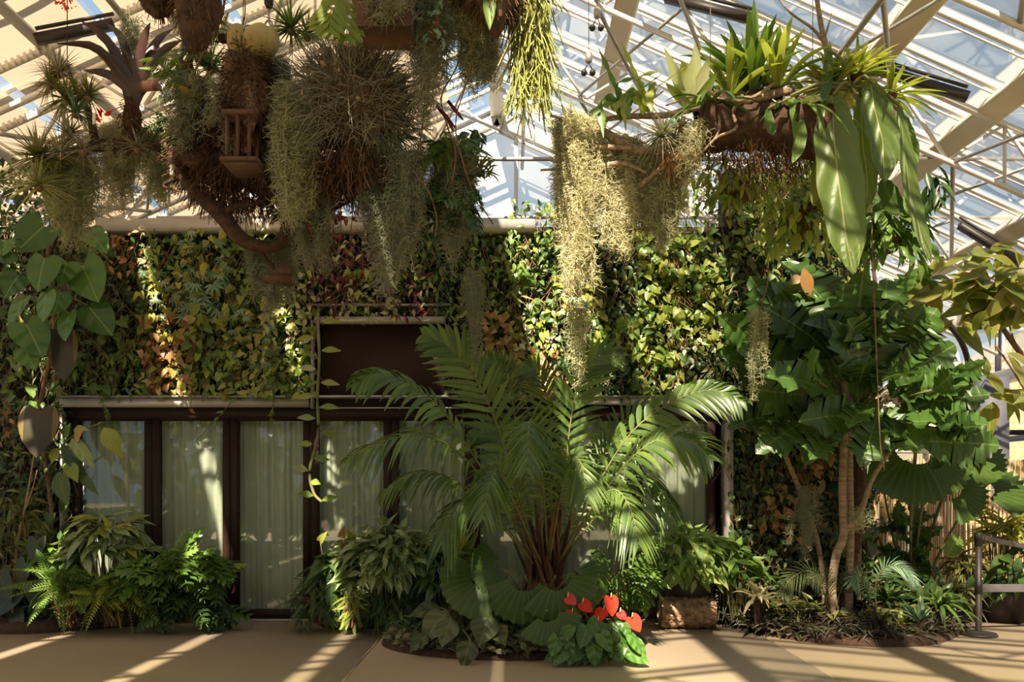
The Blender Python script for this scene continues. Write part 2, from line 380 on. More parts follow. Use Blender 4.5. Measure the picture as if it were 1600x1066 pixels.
# slabs separated by open joints so the joint lines are real grooves
xs = [-12, -1.30, 2.52, 12]; ys = [-9, 16.2]
for i in range(3):
    for j in range(len(ys)-1): add_box(fl, (xs[i]+.011, ys[j]+.008, -.12), (xs[i+1]-.011, ys[j+1]-.008, 0))
add_box(fl, (-12, -9, -.2), (12, 16.2, -.1))
struct('floor', fl, M['floor'])
gr = B(); add_box(gr, (-60, -60, -.6), (60, 60, -.2)); M['dry'] = solid('dry_hillside', [(.13, .10, .05), (.26, .20, .11), (.17, .17, .07)], .95, 3, bump=.5, detail=10)
tag(struct('ground', gr, M['dry']), None)
hb = B(); nx, ny = 60, 40; X, Yy = np.meshgrid(np.linspace(11, 34, nx), np.linspace(-6, 44, ny))
Z = -.2+np.clip((X-11.5)*.42, 0, 7)+np.clip((Yy-17)*.12, 0, 3)*(X > 10.5)+.18*np.sin(X*2.1+Yy)+.15*np.sin(Yy*1.7-X*.8)
hb.add(np.stack([X, Yy, Z], -1).reshape(-1, 3), grid_faces(ny, nx))
struct('hillside', hb, M['dry'], smooth=True)

# ------------------------------------------------------------------ greenhouse shell
RX, RH, SL, HW = -.3, 9.0, .45, 9.3       # ridge x, ridge height, slope, half width
Y0, Y1 = -7.0, 16.0
def rz(x, off=0): return RH-SL*abs(x-RX)-off
EZ = RH-SL*HW
XL, XR = RX-HW, RX+HW
nL = A3([-SL, 0, 1]); nR = A3([SL, 0, 1])
gl = B()
for sgn in (-1, 1):
    a, bb = A3([RX, Y0, RH+.03]), A3([RX+sgn*HW, Y0, EZ+.03]); yy = A3([0, Y1-Y0, 0])
    gl.add([a, bb, bb+yy, a+yy, ], [[0, 1, 2, 3]])
struct('ceiling', gl, M['glass'])
# glazing bars running down the slopes
for sgn, nm in ((1, 'trim_1'), (-1, 'trim_2')):
    bar = B(); k = 0; y = Y0
    while y < Y1+.01:
        if sgn > 0:
            add_bar(bar, (RX, y, RH), (RX+sgn*HW, y, EZ), .045, .045); add_bar(bar, (RX, y+.11, RH-.0), (RX+sgn*HW, y+.11, EZ-.0), .018, .02); y += .72
        else:
            add_bar(bar, (RX, y, RH), (RX+sgn*HW, y, EZ), .06, .06); y += 1.2
    struct(nm, bar, M['steel'])
rb = B(); add_bar(rb, (RX, Y0, RH-.1), (RX, Y1, RH-.1), .25, .16); struct('trim_3', rb, M['steel'])
# purlin girders along the house
def ribbed_girder(x, off=.16, w_=.30):
    b = B(); sgn = 1 if x > RX else -1; z = rz(x, off); d = A3([1, 0, -SL*sgn]); d = d/np.linalg.norm(d); n_ = A3([SL*sgn, 0, 1]); n_ /= np.linalg.norm(n_)
    c = A3([x, 0, z]); q = []
    for i in range(12):
        s = (i/11-.5)*w_; h = (-.06 if i % 2 else -.075); q.append(c+d*s+n_*h)
    q += [c+d*w_/2+n_*.06, c-d*w_/2+n_*.06]
    q = A3(q); m_ = len(q); V = np.concatenate([q+[0, Y0, 0], q+[0, Y1, 0]])
    b.add(V, [[i, (i+1) % m_, m_+(i+1) % m_, m_+i] for i in range(m_)])
    return b
gx = [1.55, 4.45, 5.85, 7.5]
for i, x in enumerate(gx):
    tag(struct('roof_girder', ribbed_girder(x), M['girder']), 'ribbed beige roof girder running the length of the glass slope', None)
gb = B()
for x in [-2.2, -4.1, -5.4, -6.8, -8.2]:
    add_bar(gb, (x, Y0, rz(x, .12)), (x, Y1, rz(x, .12)), .12, .1, up=nL)
struct('trim_4', gb, M['steel'])
# lattice trusses across the house
def truss(y, off=.22, depth=.75, nbay=13):
    b = B(); top, bot = [], []
    xs_ = np.linspace(XL+.15, XR-.15, nbay*2+1)
    for x in xs_: top.append(A3([x, y, rz(x, off)]))
    for x in xs_: bot.append(A3([x, y, rz(x, off+depth*(1 if abs(x-RX) > .4 else 1.05))]))
    for L_, w_ in ((top, .06), (bot, .05)):
        for i in (0, nbay, 2*nbay): pass
        add_bar(b, L_[0], L_[nbay], w_, w_); add_bar(b, L_[nbay], L_[-1], w_, w_)
    for i in range(len(xs_)-1):
        if i % 2 == 0: add_bar(b, top[i], bot[i+1], .035, .035)
        else: add_bar(b, bot[i], top[i+1], .035, .035)
    for i in range(2, len(xs_), 4): add_bar(b, bot[i], top[i], .03, .03)
    return b
ty = [-4.6, -2.2, .2, 2.6, 5.0, 7.4, 9.8, 12.2, 14.6]
for y in ty: struct('roof_truss', truss(y), M['steel'])
# diagonal bracing and tubes between the trusses
br = B()
for k in range(4, len(ty)-1):
    for x in (-6.8, -4.1, -1.5, 1.0, 3.4, 5.4):
        a = A3([x, ty[k], rz(x, .97)]); c_ = A3([x+1.3, ty[k+1], rz(x+1.3, .97)]); add_tube(br, [a, c_], .028, 6)
        a2 = A3([x+1.3, ty[k], rz(x+1.3, .3)]); add_tube(br, [a2, A3([x, ty[k+1], rz(x, .97)])], .022, 6)
struct('roof_bracing', br, M['galv'])
tb = B()
for y in (11.0, 13.4):
    add_tube(tb, [(XL+.4, y, 6.0), (XR-.4, y, 6.0)], .03, 8)
for x in (-4, 0.2, 3.6): add_tube(tb, [(x, 4.5, rz(x, 1.0)), (x, 15.8, rz(x, 1.0))], .035, 8)
struct('tie_tubes', tb, M['galv'])
# shade cloth on the left slope, in panels with open slits between
slits = [-8.9, -7.42, -6.1, -4.77, -3.53, -2.2, -1.1]
for i in range(len(slits)-1):
    a, c_ = slits[i]+.065, slits[i+1]-(.065 if slits[i+1] < -1 else 0)
    b = B(); n = 2; ys_ = np.linspace(Y0+.3, Y1-.1, 96); V = []
    for y in ys_:
        sag = .05*math.sin((y/2.4)*PI)**2
        for k in range(5):
            x = a+(c_-a)*k/4; V.append([x, y, rz(x, .07)-sag*math.sin(k/4*PI)])
    b.add(V, grid_faces(len(ys_), 5))
    tag(b.build('shade_cloth', M['cloth'], None, True), 'beige shade cloth panel number'.replace(' number', '')+(' along the left eave', ', second strip up from the left eave', ', third strip up from the left eave', ', third strip down from the ridge', ', second strip down from the ridge', ' beside the roof ridge')[i], 'shade cloth', 'beige shade cloth panels under the left roof slope')
# toothed racks of the cloth drive
rk = B()
for y in np.arange(5.4, 15.5, .95):
    for x0, x1 in ((-8.6, -.8),):
        add_bar(rk, (x0, y, rz(x0, .2)), (x1, y, rz(x1, .2)), .03, .07)
        for x in np.arange(x0, x1, .07): add_bar(rk, (x, y-.028, rz(x, .2)), (x+.03, y-.028, rz(x+.03, .2)), .02, .10)
struct('drive_racks', rk, M['steel'])
# dark rails
def rail(p0, p1, w_=.09): b = B(); add_bar(b, p0, p1, w_, .1); add_bar(b, A3(p0)+[0, 0, .12], A3(p1)+[0, 0, .12], .03, .03); return b
def onroof(px, py, off):      # point of the roof plane (offset below) seen at a pixel
    a, c_ = (px-800)/F, (760-py)/F; k = SL if a > 0 else -SL
    for s in (1, -1):
        Yv = (RH-off-1.5+s*SL*RX)/(c_+s*SL*a)
        if (a*Yv-RX)*s > 0: return P(px, py, Yv)
for (a, c_, nm, lb) in (((1318, 92), (1512, 152), .45, 'black vent motor rail on the right roof slope'), ((1500, 352), (1640, 440), .5, 'black rail low on the right roof slope near the eave'),
                   ((1040, -4), (1175, 30), .5, 'dark rail at the top centre of the glass roof'), ((55, 62), (178, 38), .4, 'black drive rail on the left roof over the dark bromeliad')):
    p0 = onroof(*a, nm); p1 = onroof(*c_, nm); p1[1] = p1[1]; tag(rail(p0, p1).build('vent_rail', M['black'], None, False), lb, 'rail')
# gable end
gb = B(); zb = 0
gb.add([(XL, Y1, 0), (XR, Y1, 0), (XR, Y1, EZ), (RX, Y1, RH), (XL, Y1, EZ)], [[0, 1, 2, 4]]); gb.add([(XL, Y1, EZ), (XR, Y1, EZ), (RX, Y1, RH)], [[0, 1, 2]])
struct('wall_back', gb, M['milk'])
mu = B()
for x in np.arange(-9.1, 9.2, 1.02):
    add_box(mu, (x-.04, Y1-.1, 0), (x+.04, Y1-.02, rz(x)-.02))
for z in (2.2, 4.6, 6.2): add_box(mu, (XL+(0 if z < 4.9 else 2.6), Y1-.12, z-.05), (XR-(0 if z < 4.9 else 2.6), Y1-.02, z+.05))
for s in (-1, 1): add_bar(mu, (RX, Y1-.1, RH-.2), (RX+s*HW, Y1-.1, EZ-.2), .12, .3)
struct('trim_5', mu, M['steel'])
# right side wall: posts, glass, sill beam
M['bluesteel'] = solid('blue_grey_steel', [(.10, .10, .13), (.16, .16, .19)], .5, 4)
rw = B(); wx = XR
for y in np.arange(Y0+.2, Y1, 1.2): add_box(rw, (wx-.05, y-.03, 3.55), (wx+.03, y+.03, EZ+.1))
for y in np.arange(Y0+.2, Y1, 3.6): add_box(rw, (wx-.1, y-.2, 0), (wx+.08, y+.2, 3.5))
add_box(rw, (wx-.08, Y0, 2.3), (wx+.03, Y1, 2.4))
struct('wall_right', rw, M['bluesteel'])
sb = B(); add_box(sb, (wx-.3, Y0, 3.38), (wx+.08, Y1, 3.56)); add_box(sb, (wx-.2, Y0, EZ-.1), (wx+.1, Y1, EZ+.08)); struct('trim_6', sb, M['steel'])
gp = B()
gp.add([(wx, Y0, 3.56), (wx, Y1, 3.56), (wx, Y1, EZ), (wx, Y0, EZ)], [[0, 1, 2, 3]])
struct('window_1', gp, M['glass'])
# left side wall
lw_ = B(); add_box(lw_, (XL-.1, Y0, 0), (XL, Y1, 1.0))
for y in np.arange(Y0+.2, Y1, 2.4): add_box(lw_, (XL-.05, y-.06, 1), (XL+.03, y+.06, EZ))
struct('wall_left', lw_, M['steel'])
# dark curved downpipe near the right wall
cp = B(); add_tube(cp, spline([P(1440, 480, 13.5), P(1475, 500, 13.6), P(1505, 540, 13.8), P(1516, 600, 14), P(1516, 720, 14), P(1516, 720, 14)*[1, 1, 0]], 20), .05, 8)
tag(cp.build('curved_pipe', M['black'], None, True), 'dark curved pipe bending down behind the large-leaved shrub on the right', 'pipe')
dp = B(); q = P(1535, 760, 12.5); add_box(dp, (q[0]-.02, 12.4, 0), (q[0]+.36, 12.7, 3.2)); struct('trim_7', dp, M['bluesteel'])
dp = B(); q = P(1524, 760, 12.4); add_tube(dp, [(q[0], 12.4, 0), (q[0], 12.4, 2.6)], .03, 8); add_tube(dp, [(q[0]-.15, 12.5, 0), (q[0]-.15, 12.5, 2.6)], .02, 8)
tag(dp.build('pipe_pair', M['galv'], None, True), 'pair of pale vertical pipes beside the blue-grey post', 'pipe')
hk = B(); q0, q1 = P(1570, 676, 13), P(1680, 676, 13); add_box(hk, (q0[0], 12.95, q0[2]-.04), (q1[0], 13.05, q0[2]+.04)); struct('trim_8', hk, M['black'])

# ------------------------------------------------------------------ planted building
s9 = 9/F
def X9(px): return (px-800)*s9
def Z9(py): return 1.5+(760-py)*s9
WT = Z9(352)
bw = B()
L0, R0 = X9(105), X9(1140)
add_box(bw, (-8.6, 9.05, 0), (L0, 9.5, WT-.1)); add_box(bw, (R0, 9.05, 0), (4.02, 9.5, 5.1))
add_box(bw, (L0, 9.05, Z9(605)), (R0, 9.5, WT-.1))
add_box(bw, (-8.6, 12.4, 0), (4.02, 12.6, WT-.1)); add_box(bw, (3.82, 9.5, 0), (4.02, 12.4, WT-.1)); add_box(bw, (-8.6, 9.5, 0), (-8.4, 12.4, WT-.1))
struct('wall_front', bw, M['back'])
br_ = B(); add_box(br_, (-8.5, 9.0, WT-.1), (4.0, 12.6, WT-.02)); struct('wall_top', br_, M['back'])
tr = B(); add_box(tr, (X9(165), 8.78, Z9(370)), (X9(835), 9.0, WT)); struct('trim_9', tr, M['silver'])
tr = B(); add_box(tr, (L0, 8.84, Z9(638)), (X9(487), 9.05, Z9(625))); add_box(tr, (X9(866), 8.84, Z9(634)), (R0, 9.05, Z9(621)))
add_box(tr, (X9(497), 8.82, Z9(509)), (X9(697), 9.05, Z9(500))); struct('trim_10', tr, M['silver'])
tr = B(); add_box(tr, (L0-.03, 8.9, 0), (L0, 9.1, Z9(638))); add_box(tr, (X9(1128), 8.84, 0), (R0, 9.05, Z9(638))); add_box(tr, (X9(491), 8.84, Z9(640)), (X9(494), 9.05, Z9(505)))
struct('trim_11', tr, M['silver'])
tr = B(); add_box(tr, (L0, 8.8, Z9(624)), (R0, 9.05, Z9(621))); add_box(tr, (X9(485), 8.86, Z9(482)), (X9(705), 9.05, Z9(479))); add_box(tr, (X9(497), 8.88, Z9(640)), (X9(866), 9.0, Z9(638)))
struct('trim_12', tr, M['galv'])
tr = B(); add_box(tr, (X9(494), 8.93, Z9(638)), (X9(866), 9.06, Z9(509))); struct('transom_panel', tr, M['frame'])
rf = B(); add_box(rf, (L0, 8.93, Z9(655)), (R0-.09, 9.1, Z9(638))); struct('trim_13', rf, M['frame'])
rm = B(); add_box(rm, (L0, 9.12, -.02), (R0, 12.4, .01)); 
M['room'] = solid('dim_room', [(.16, .13, .09), (.22, .18, .13)], .8, 2)
struct('floor_room', rm, M['room'])
# glass door leaves, 0.9 m pitch
ctr = [115, 240, 362, 487, 612, 738, 864, 991, 1117]
ordn = ['first', 'second', 'third', 'fourth', 'fifth', 'sixth', 'seventh', 'eighth']
for i in range(8):
    x0, x1 = X9(ctr[i]), X9(ctr[i+1]); fw = 12.2*s9
    d = base_struct('door_%d' % (i+1), ((x0+x1)/2, 9.0, 0)); d['label'] = 'dark framed glass door leaf, %s from the left' % ordn[i]
    f = B(); z0, z1, z2, z3 = 0, Z9(952), Z9(658), Z9(652)
    add_box(f, (x0+.004, 8.96, 0), (x0+fw, 9.02, z3)); add_box(f, (x1-fw, 8.96, 0), (x1-.004, 9.02, z3))
    add_box(f, (x0+fw, 8.96, 0), (x1-fw, 9.02, z1)); add_box(f, (x0+fw, 8.96, z2), (x1-fw, 9.02, z3))
    struct('door_frame', f, M['frame'], d)
    g = B(); g.add([(x0+fw, 8.99, z1), (x1-fw, 8.99, z1), (x1-fw, 8.99, z2), (x0+fw, 8.99, z2)], [[0, 1, 2, 3]])
    struct('glass_pane', g, M['doorglass'], d)
    if i in (3, 5, 6):
        h = B(); add_box(h, (x1-fw+.03, 8.9, 1.0), (x1-fw+.05, 8.96, 1.22)); add_bar(h, (x1-fw+.04, 8.9, 1.02), (x1-fw-.06, 8.9, 1.02), .02, .02)
        struct('door_handle', h, M['black'], d)
    # curtain
    c = B(); n = 90; u = np.linspace(0, 1, n); zz = np.array([.04, .6, 1.2, 1.8, Z9(652)]); g_ = np.random.default_rng(i)
    a1, a2, a3 = g_.uniform(.5, 1.5, 3); V = []
    for z in zz:
        V += [(x0+.01+(x1-x0-.02)*q_, 9.16+.022*math.sin(q_*31*a1+a2*3+.3*z)+.012*math.sin(q_*67*a3+z), z) for q_ in u]
    c.add(V, grid_faces(5, n))
    tag(c.build('curtain', M['curtain'], None, True), 'pale green sheer curtain hanging behind the %s glass door from the left' % ordn[i], 'curtain', 'sheer curtains behind the glass doors')
ts = B(); add_box(ts, (L0, 8.88, 0), (R0, 9.04, .015)); struct('trim_14', ts, M['silver'])

# ------------------------------------------------------------------ planting beds (curved low mounds of mulch)
def bed(name, poly, h=.10):
    b = B(); p_ = A3(poly); c = p_.mean(0); n = len(p_); V = []; 
    for k, zz in ((1, -.02), (.985, .03), (.9, h*.8), (.5, h), (.02, h)):
        V += [(c[0]+(q[0]-c[0])*k, c[1]+(q[1]-c[1])*k, zz+(.012*math.sin(q[0]*19+k*30) if .3 < k < .95 else 0)) for q in p_]
    b.add(V, grid_faces(5, n, True)); return struct(name, b, M['soil'], smooth=True)
def bedpx(pts): return spline([((px-800)/F*(1250*1.5/(py-760)), 1250*1.5/(py-760), 0) for px, py in pts]+[], 40)[:, :2]
cb = [(.02+1.28*math.cos(a), 7.72+.86*math.sin(a)) for a in np.linspace(0, 2*PI, 48)[:-1]]
bed('bed_centre', cb)
f1 = bedpx([(-300, 985), (0, 992), (120, 986), (230, 977), (300, 970)]); bed('bed_left', [tuple(q) for q in f1]+[(-3.6, 8.86), (-6, 8.98), (-11, 8.98)])
f2 = bedpx([(478, 968), (520, 984), (600, 982), (700, 977), (720, 970)]); bed('bed_middle', [tuple(q) for q in f2]+[(-.6, 8.86), (-2.2, 8.86)])
f3 = bedpx([(1150, 968), (1185, 990), (1280, 1006), (1400, 1012), (1480, 1003), (1515, 975), (1500, 950)]); bed('bed_right', [tuple(q) for q in f3]+[(5.3, 10.3), (4.8, 10.3), (4.5, 9.0), (2.6, 8.98)])

# ------------------------------------------------------------------ bamboo fence
fr = thing('bamboo_fence', 'tall bamboo cane fence behind the palm leaves at right', 'fence', (6.8, 10.6, 0))
b = B(); n = 176; xs_ = np.linspace(4.06, 9.0, n); g_ = np.random.default_rng(3)
pts = []
for x in xs_:
    top = 1.86+g_.normal()*.02; lean = g_.normal()*.006
    pts.append([(x+lean*k*.4, 10.6+g_.normal()*.006, .02+(top-.02)*k/5) for k in range(6)])
b.add(*tubes(A3(pts), .0125, 6, rnd=g_.random(n))); b.add(*tubes(A3(pts)+[.014, .02, -.01], .0125, 6, rnd=g_.random(n)))
cn = b.build('cane_screen', M['bamboo'], fr); 
wv = B()
for z in (.35, .9, 1.45): add_tube(wv, [(4.04, 10.575, z), (9.02, 10.575, z)], .006, 5)
wv.build('binding_wire', M['galv'], fr)
rl = B(); add_box(rl, (4.06, 10.63, 1.3), (9.02, 10.68, 1.38)); add_box(rl, (4.06, 10.63, .4), (9.02, 10.68, .48)); rl.build('rail', M['wood'], fr)

# ------------------------------------------------------------------ stanchion
q = P(1531, 995, 0); Y = 1250*1.5/(993-760); sx = (1529-800)/F*Y
st = thing('stanchion', 'black retractable-belt stanchion post standing on the paving at right', 'stanchion', (sx, Y, 0))
b = B(); add_lathe(b, [(.001, 0), (.17, 0), (.175, .012), (.16, .028), (.05, .05), (.03, .055)], (sx, Y, 0), 40); b.build('base', M['black'], st)
b = B(); add_lathe(b, [(.03, .05), (.03, .90), (.001, .90)], (sx, Y, 0), 24); b.build('post', M['black'], st)
b = B(); add_lathe(b, [(.03, .9), (.037, .905), (.038, 1.02), (.03, 1.035), (.001, 1.037)], (sx, Y, 0), 24); add_box(b, (sx+.03, Y-.02, .92), (sx+.055, Y+.02, 1.0)); b.build('belt_head', M['black'], st)
b = B(); add_lathe(b, [(.03, .42), (.036, .425), (.036, .53), (.03, .535)], (sx, Y, 0), 24); b.build('belt_collar', M['black'], st)
M['belt'] = solid('grey_belt', [(.10, .09, .10), (.14, .13, .14)], .45, 5)
b = B(); c_ = spline([(sx+.05, Y, .99), (sx+.3, Y+.05, .93), (sx+.9, Y+.25, .84), (sx+1.6, Y+.5, .80)], 14)
V = np.stack([c_+[0, 0, .024], c_-[0, 0, .024]+A3([0, .02, 0])], 1).reshape(-1, 3); b.add(V, grid_faces(14, 2)); b.build('upper_belt', M['belt'], st)
b = B(); c_ = spline([(sx+.03, Y, .475), (sx+.8, Y+.1, .465), (sx+1.6, Y+.2, .46)], 8)
V = np.stack([c_+[0, 0, .04], c_-[0, 0, .04]], 1).reshape(-1, 3); b.add(V, grid_faces(8, 2)); b.build('lower_belt', M['belt'], st)
# ================================================================== PLANTS
LM = {}
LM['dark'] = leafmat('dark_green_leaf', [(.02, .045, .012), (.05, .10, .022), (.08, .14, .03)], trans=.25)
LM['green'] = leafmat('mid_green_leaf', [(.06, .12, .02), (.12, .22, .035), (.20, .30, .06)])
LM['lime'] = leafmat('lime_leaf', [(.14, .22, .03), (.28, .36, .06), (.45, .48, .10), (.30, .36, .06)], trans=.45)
LM['yellow'] = leafmat('yellowing_leaf', [(.22, .26, .04), (.46, .42, .08), (.55, .50, .14), (.30, .34, .06)], trans=.45)
LM['copper'] = leafmat('copper_leaf', [(.30, .10, .03), (.50, .26, .10), (.60, .38, .20), (.22, .12, .05)], trans=.4)
LM['burg'] = leafmat('burgundy_leaf', [(.10, .012, .02), (.22, .025, .035), (.30, .06, .06), (.12, .02, .03)], trans=.3)
LM['cream'] = leafmat('cream_leaf', [(.30, .36, .12), (.55, .55, .30), (.62, .58, .40), (.26, .34, .10)], trans=.4)
LM['blue'] = leafmat('blue_green_leaf', [(.10, .20, .12), (.20, .32, .20), (.30, .42, .28)], trans=.25)
LM['olive'] = leafmat('olive_leaf', [(.09, .11, .03), (.18, .19, .05), (.26, .24, .08)])
LM['philo'] = leafmat('heart_leaf_philodendron_leaf', [(.045, .12, .022), (.07, .17, .03), (.10, .22, .04)], vein=.6, veincol=(.30, .40, .12), side=6, trans=.3, rough=.33, bump=.5)
LM['frond'] = leafmat('palm_frond_leaflet', [(.06, .11, .03), (.11, .18, .045), (.18, .27, .055)], vein=.25, side=0, trans=.38, rough=.32)
LM['variegated'] = leafmat('silver_marked_leaf', [(.12, .18, .06), (.24, .31, .12), (.34, .41, .18)], vein=.5, side=9, bump=.3, margin=(.05, .09, .025), trans=.3)
LM['greygreen'] = leafmat('grey_green_leaf', [(.065, .085, .03), (.10, .125, .045), (.13, .15, .06)], vein=.5, side=6, trans=.25, bump=.6)
LM['bigdark'] = leafmat('large_dark_leaf', [(.045, .10, .022), (.08, .16, .03), (.10, .20, .04)], vein=.7, veincol=(.22, .32, .08), side=5, bump=.5, trans=.35, rough=.33)
LM['fanleaf'] = leafmat('fan_palm_leaf', [(.05, .10, .015), (.09, .16, .022)], vein=.6, veinw=.07, veincol=(.13, .21, .04), side=0, trans=.4, rough=.4)
LM['maroon'] = leafmat('maroon_strap_leaf', [(.025, .010, .008), (.045, .016, .011), (.08, .03, .018)], vein=0, side=0, trans=.12, rough=.35)
LM['purplegrass'] = leafmat('purple_tinged_blade', [(.03, .035, .018), (.06, .06, .03), (.13, .11, .07), (.06, .03, .03)], vein=.3, side=0, trans=.2)
LM['silver'] = hairmat('silver_air_plant_blade', [(.18, .17, .12), (.34, .32, .24), (.50, .47, .36)], .2)
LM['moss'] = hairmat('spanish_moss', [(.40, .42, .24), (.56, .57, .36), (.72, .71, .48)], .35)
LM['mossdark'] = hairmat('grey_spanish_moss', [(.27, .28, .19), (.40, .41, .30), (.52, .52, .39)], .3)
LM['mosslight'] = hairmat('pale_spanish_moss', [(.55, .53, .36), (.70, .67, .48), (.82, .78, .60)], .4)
LM['rhip'] = hairmat('yellow_green_stringy_stem', [(.26, .30, .07), (.40, .42, .12), (.52, .50, .18)], .35)
LM['red'] = leafmat('red_glossy_spathe', [(.75, .03, .02), (.88, .06, .03)], vein=.2, veincol=(.9, .2, .1), side=6, trans=.3, rough=.2)
LM['spadix'] = solid('cream_spadix', [(.75, .62, .35), (.85, .74, .5)], .6)
LM['stem'] = solid('green_brown_stem', [(.10, .10, .03), (.20, .20, .07)], .6, 8)
LM['brownstem'] = solid('brown_stem', [(.12, .06, .03), (.26, .15, .08)], .8, 12)
LM['shield'] = solid('yellow_shield_frond', [(.30, .22, .07), (.55, .42, .14)], .55, 6, bump=.3)
def stuffset(o): o['kind'] = 'stuff'; return o
def rn(*s): return rng.normal(size=s)
def ru(a, b_, n): return rng.uniform(a, b_, n)
def unit(n): return nrm(rn(n, 3))

def canopy(b, Tn, c, r, n, L, ratio=.5, droop=.4, shell=.55, mi=0, front=.35, low=-.6, nz=.35, Nn=(0, -.5, .9)):
    u = unit(n*4); u = u[(u[:, 1] < front) & (u[:, 2] > low)][:n]; n = len(u)
    k = (shell+(1-shell)*rng.random(n)**.6)[:, None]; p_ = A3(c)+u*A3(r)*k
    A = nrm(u*[1, 1, .6]+A3([0, 0, -droop])+nz*rn(n, 3)); Nv = nrm(u*.6+A3(Nn)+.3*rn(n, 3)); l = L*ru(.65, 1.2, n)
    put(b, T[Tn], p_-A*l[:, None]*.3, A, Nv, l, l*ratio, mi=mi); return p_
def stems(b, root, pts, r=.006, n=20, mi=0):
    pts = A3(pts); idx = rng.choice(len(pts), min(n, len(pts)), replace=False)
    root = A3(root); C_ = []
    for i in idx:
        a = root+A3([rng.normal()*.05, rng.normal()*.04, 0]); m_ = (a+pts[i])/2+A3([0, 0, .08]); C_.append(spline([a, m_, pts[i]], 7))
    b.add(*tubes(A3(C_), r, 4), mi=mi)
def wallfol(b, Tn, box, Y, n, L, ratio, depth=.28, mi=0, down=.7):
    x0, y0, x1, y1 = box; px, py = ru(x0, x1, n), ru(y0, y1, n); Yv = Y-ru(0, 1, n)**1.5*depth
    p_ = np.stack([(px-800)/F*Y, Yv, 1.5+(760-py)/F*Y], -1)
    A = nrm(A3([0, -.35, -down])+rn(n, 3)*[.65, .2, .5]); Nv = nrm(A3([0, -1, .55])+rn(n, 3)*[.45, .2, .35]); l = L*ru(.55, 1.3, n)
    put(b, T[Tn], p_, A, Nv, l, l*ratio, mi=mi); return p_

# ---------------- the planted wall: one clump per patch
SPC = {  # template, length, ratio, main material, second template, second material, words
 'L': ('heart', .085, .8, 'lime', 'heart', 'green', 'lime green heart-leaf vine'), 'G': ('ovate', .09, .42, 'green', 'lance', 'lime', 'mid green leafy clump'),
 'D': ('ovate', .08, .5, 'dark', 'lance', 'olive', 'dark green shaded foliage'), 'Y': ('heart', .075, .85, 'yellow', 'palmate', 'blue', 'yellow-green small-leaf creeper'),
 'T': ('heart', .085, .8, 'copper', 'heart', 'yellow', 'tan and copper dried-leaf vine'), 'R': ('ovate', .08, .5, 'copper', 'ovate', 'dark', 'reddish brown leafy patch'),
 'B': ('lance', .08, .35, 'burg', 'ovate', 'cream', 'burgundy leafy plant'), 'C': ('ovate', .08, .6, 'cream', 'heart', 'lime', 'cream-splashed rounded-leaf creeper'),
 'P': ('palmate', .13, 1.1, 'blue', 'heart', 'yellow', 'blue-green finger-leaf plant'), 'O': ('lance', .11, .22, 'olive', 'heart', 'green', 'olive narrow-leaf tangle')}
NM = dict(L='heart_leaf_vine', G='leafy_clump', D='shade_foliage', Y='small_leaf_creeper', T='dried_vine', R='reddish_plant', B='burgundy_plant', C='rounded_leaf_creeper', P='finger_leaf_plant', O='narrow_leaf_tangle')
def clump(code, box, Y, label, cat='wall plant', n=105, group=None, depth=.3):
    tn, L, ra, m1, t2, m2, w_ = SPC[code]; cx, cy = (box[0]+box[2])/2, box[3]
    loc = P(cx, cy, Y); r = thing(NM[code], label, cat, loc)
    area = (box[2]-box[0])*(box[3]-box[1])/3900; n = int(n*area*(.08/L)**.8)
    e = 6; bx = (box[0]-e, box[1]-e, box[2]+e, box[3]+e)
    b = B(); p1 = wallfol(b, tn, bx, Y, n, L, ra, depth)
    b2 = b; wallfol(b2, t2, bx, Y, max(8, int(n*.38)), L*1.05, ra if t2 == tn else (.85 if t2 == 'heart' else 1.1 if t2 == 'palmate' else .4), depth, mi=1)
    b.build('foliage', [LM[m1], LM[m2]], r)
    s = B(); k = 9; x = ru(bx[0], bx[2], k); C_ = []
    for i in range(k):
        a = P(x[i], bx[1]+rng.random()*20, Y-.03); C_.append(spline([a, a+[rng.normal()*.06, -.12, -.12], a+[rng.normal()*.1, -.2, -.36]], 7))
    s.add(*tubes(A3(C_), .004, 4)); s.build('stem', LM['brownstem'], r)
    return r
rows4 = [(374, 435), (435, 498), (498, 560), (560, 618)]
MAP = ['ORGYODBBGDGGGDLL', 'DDYPLCBCBGGOYDLL', 'DOTLYC---GTCDLLC', 'OGTLYL---DCTDDLD']
cols = np.linspace(115, 1117, 17); rown = ['top row', 'second row', 'third row', 'bottom row']
for j, (y0, y1) in enumerate(rows4):
    for i, ch in enumerate(MAP[j]):
        if ch == '-': continue
        x0, x1 = cols[i], cols[i+1]
        if i == 9 and j > 1: x0 = 706
        side = 'left' if i % 2 == 0 else 'right'
        clump(ch, (x0, y0, x1, y1), 8.98, '%s, %s, above %s half of %s glass door' % (SPC[ch][6], rown[j], side, ordn[i//2]))
MAPR = ['OGDG', 'LODG', 'OGDG', 'GDRG', 'DGDG', 'DGOD', 'DDTD', 'DTDD', 'ODDO']
rr = np.linspace(268, 905, 10); cc = np.linspace(1132, 1352, 5)
rown9 = ['topmost', 'second', 'third', 'fourth', 'fifth', 'sixth', 'seventh', 'eighth', 'lowest']; coln = ['first', 'second', 'third', 'fourth']
for j in range(9):
    for i in range(4):
        ch = MAPR[j][i]
        clump(ch, (cc[i], rr[j], cc[i+1], rr[j+1]), 9.02, '%s, %s patch in %s column right of the doors' % (SPC[ch][6], rown9[j], coln[i]), n=85, depth=.4)
for j, (ch, y0, y1) in enumerate((('G', 268, 312), ('G', 312, 360))):
    clump(ch, (1070, y0, 1132, y1), 9.3, 'leafy clump climbing above wall top, %s under the log planter' % ('higher' if j == 0 else 'lower'), n=85)
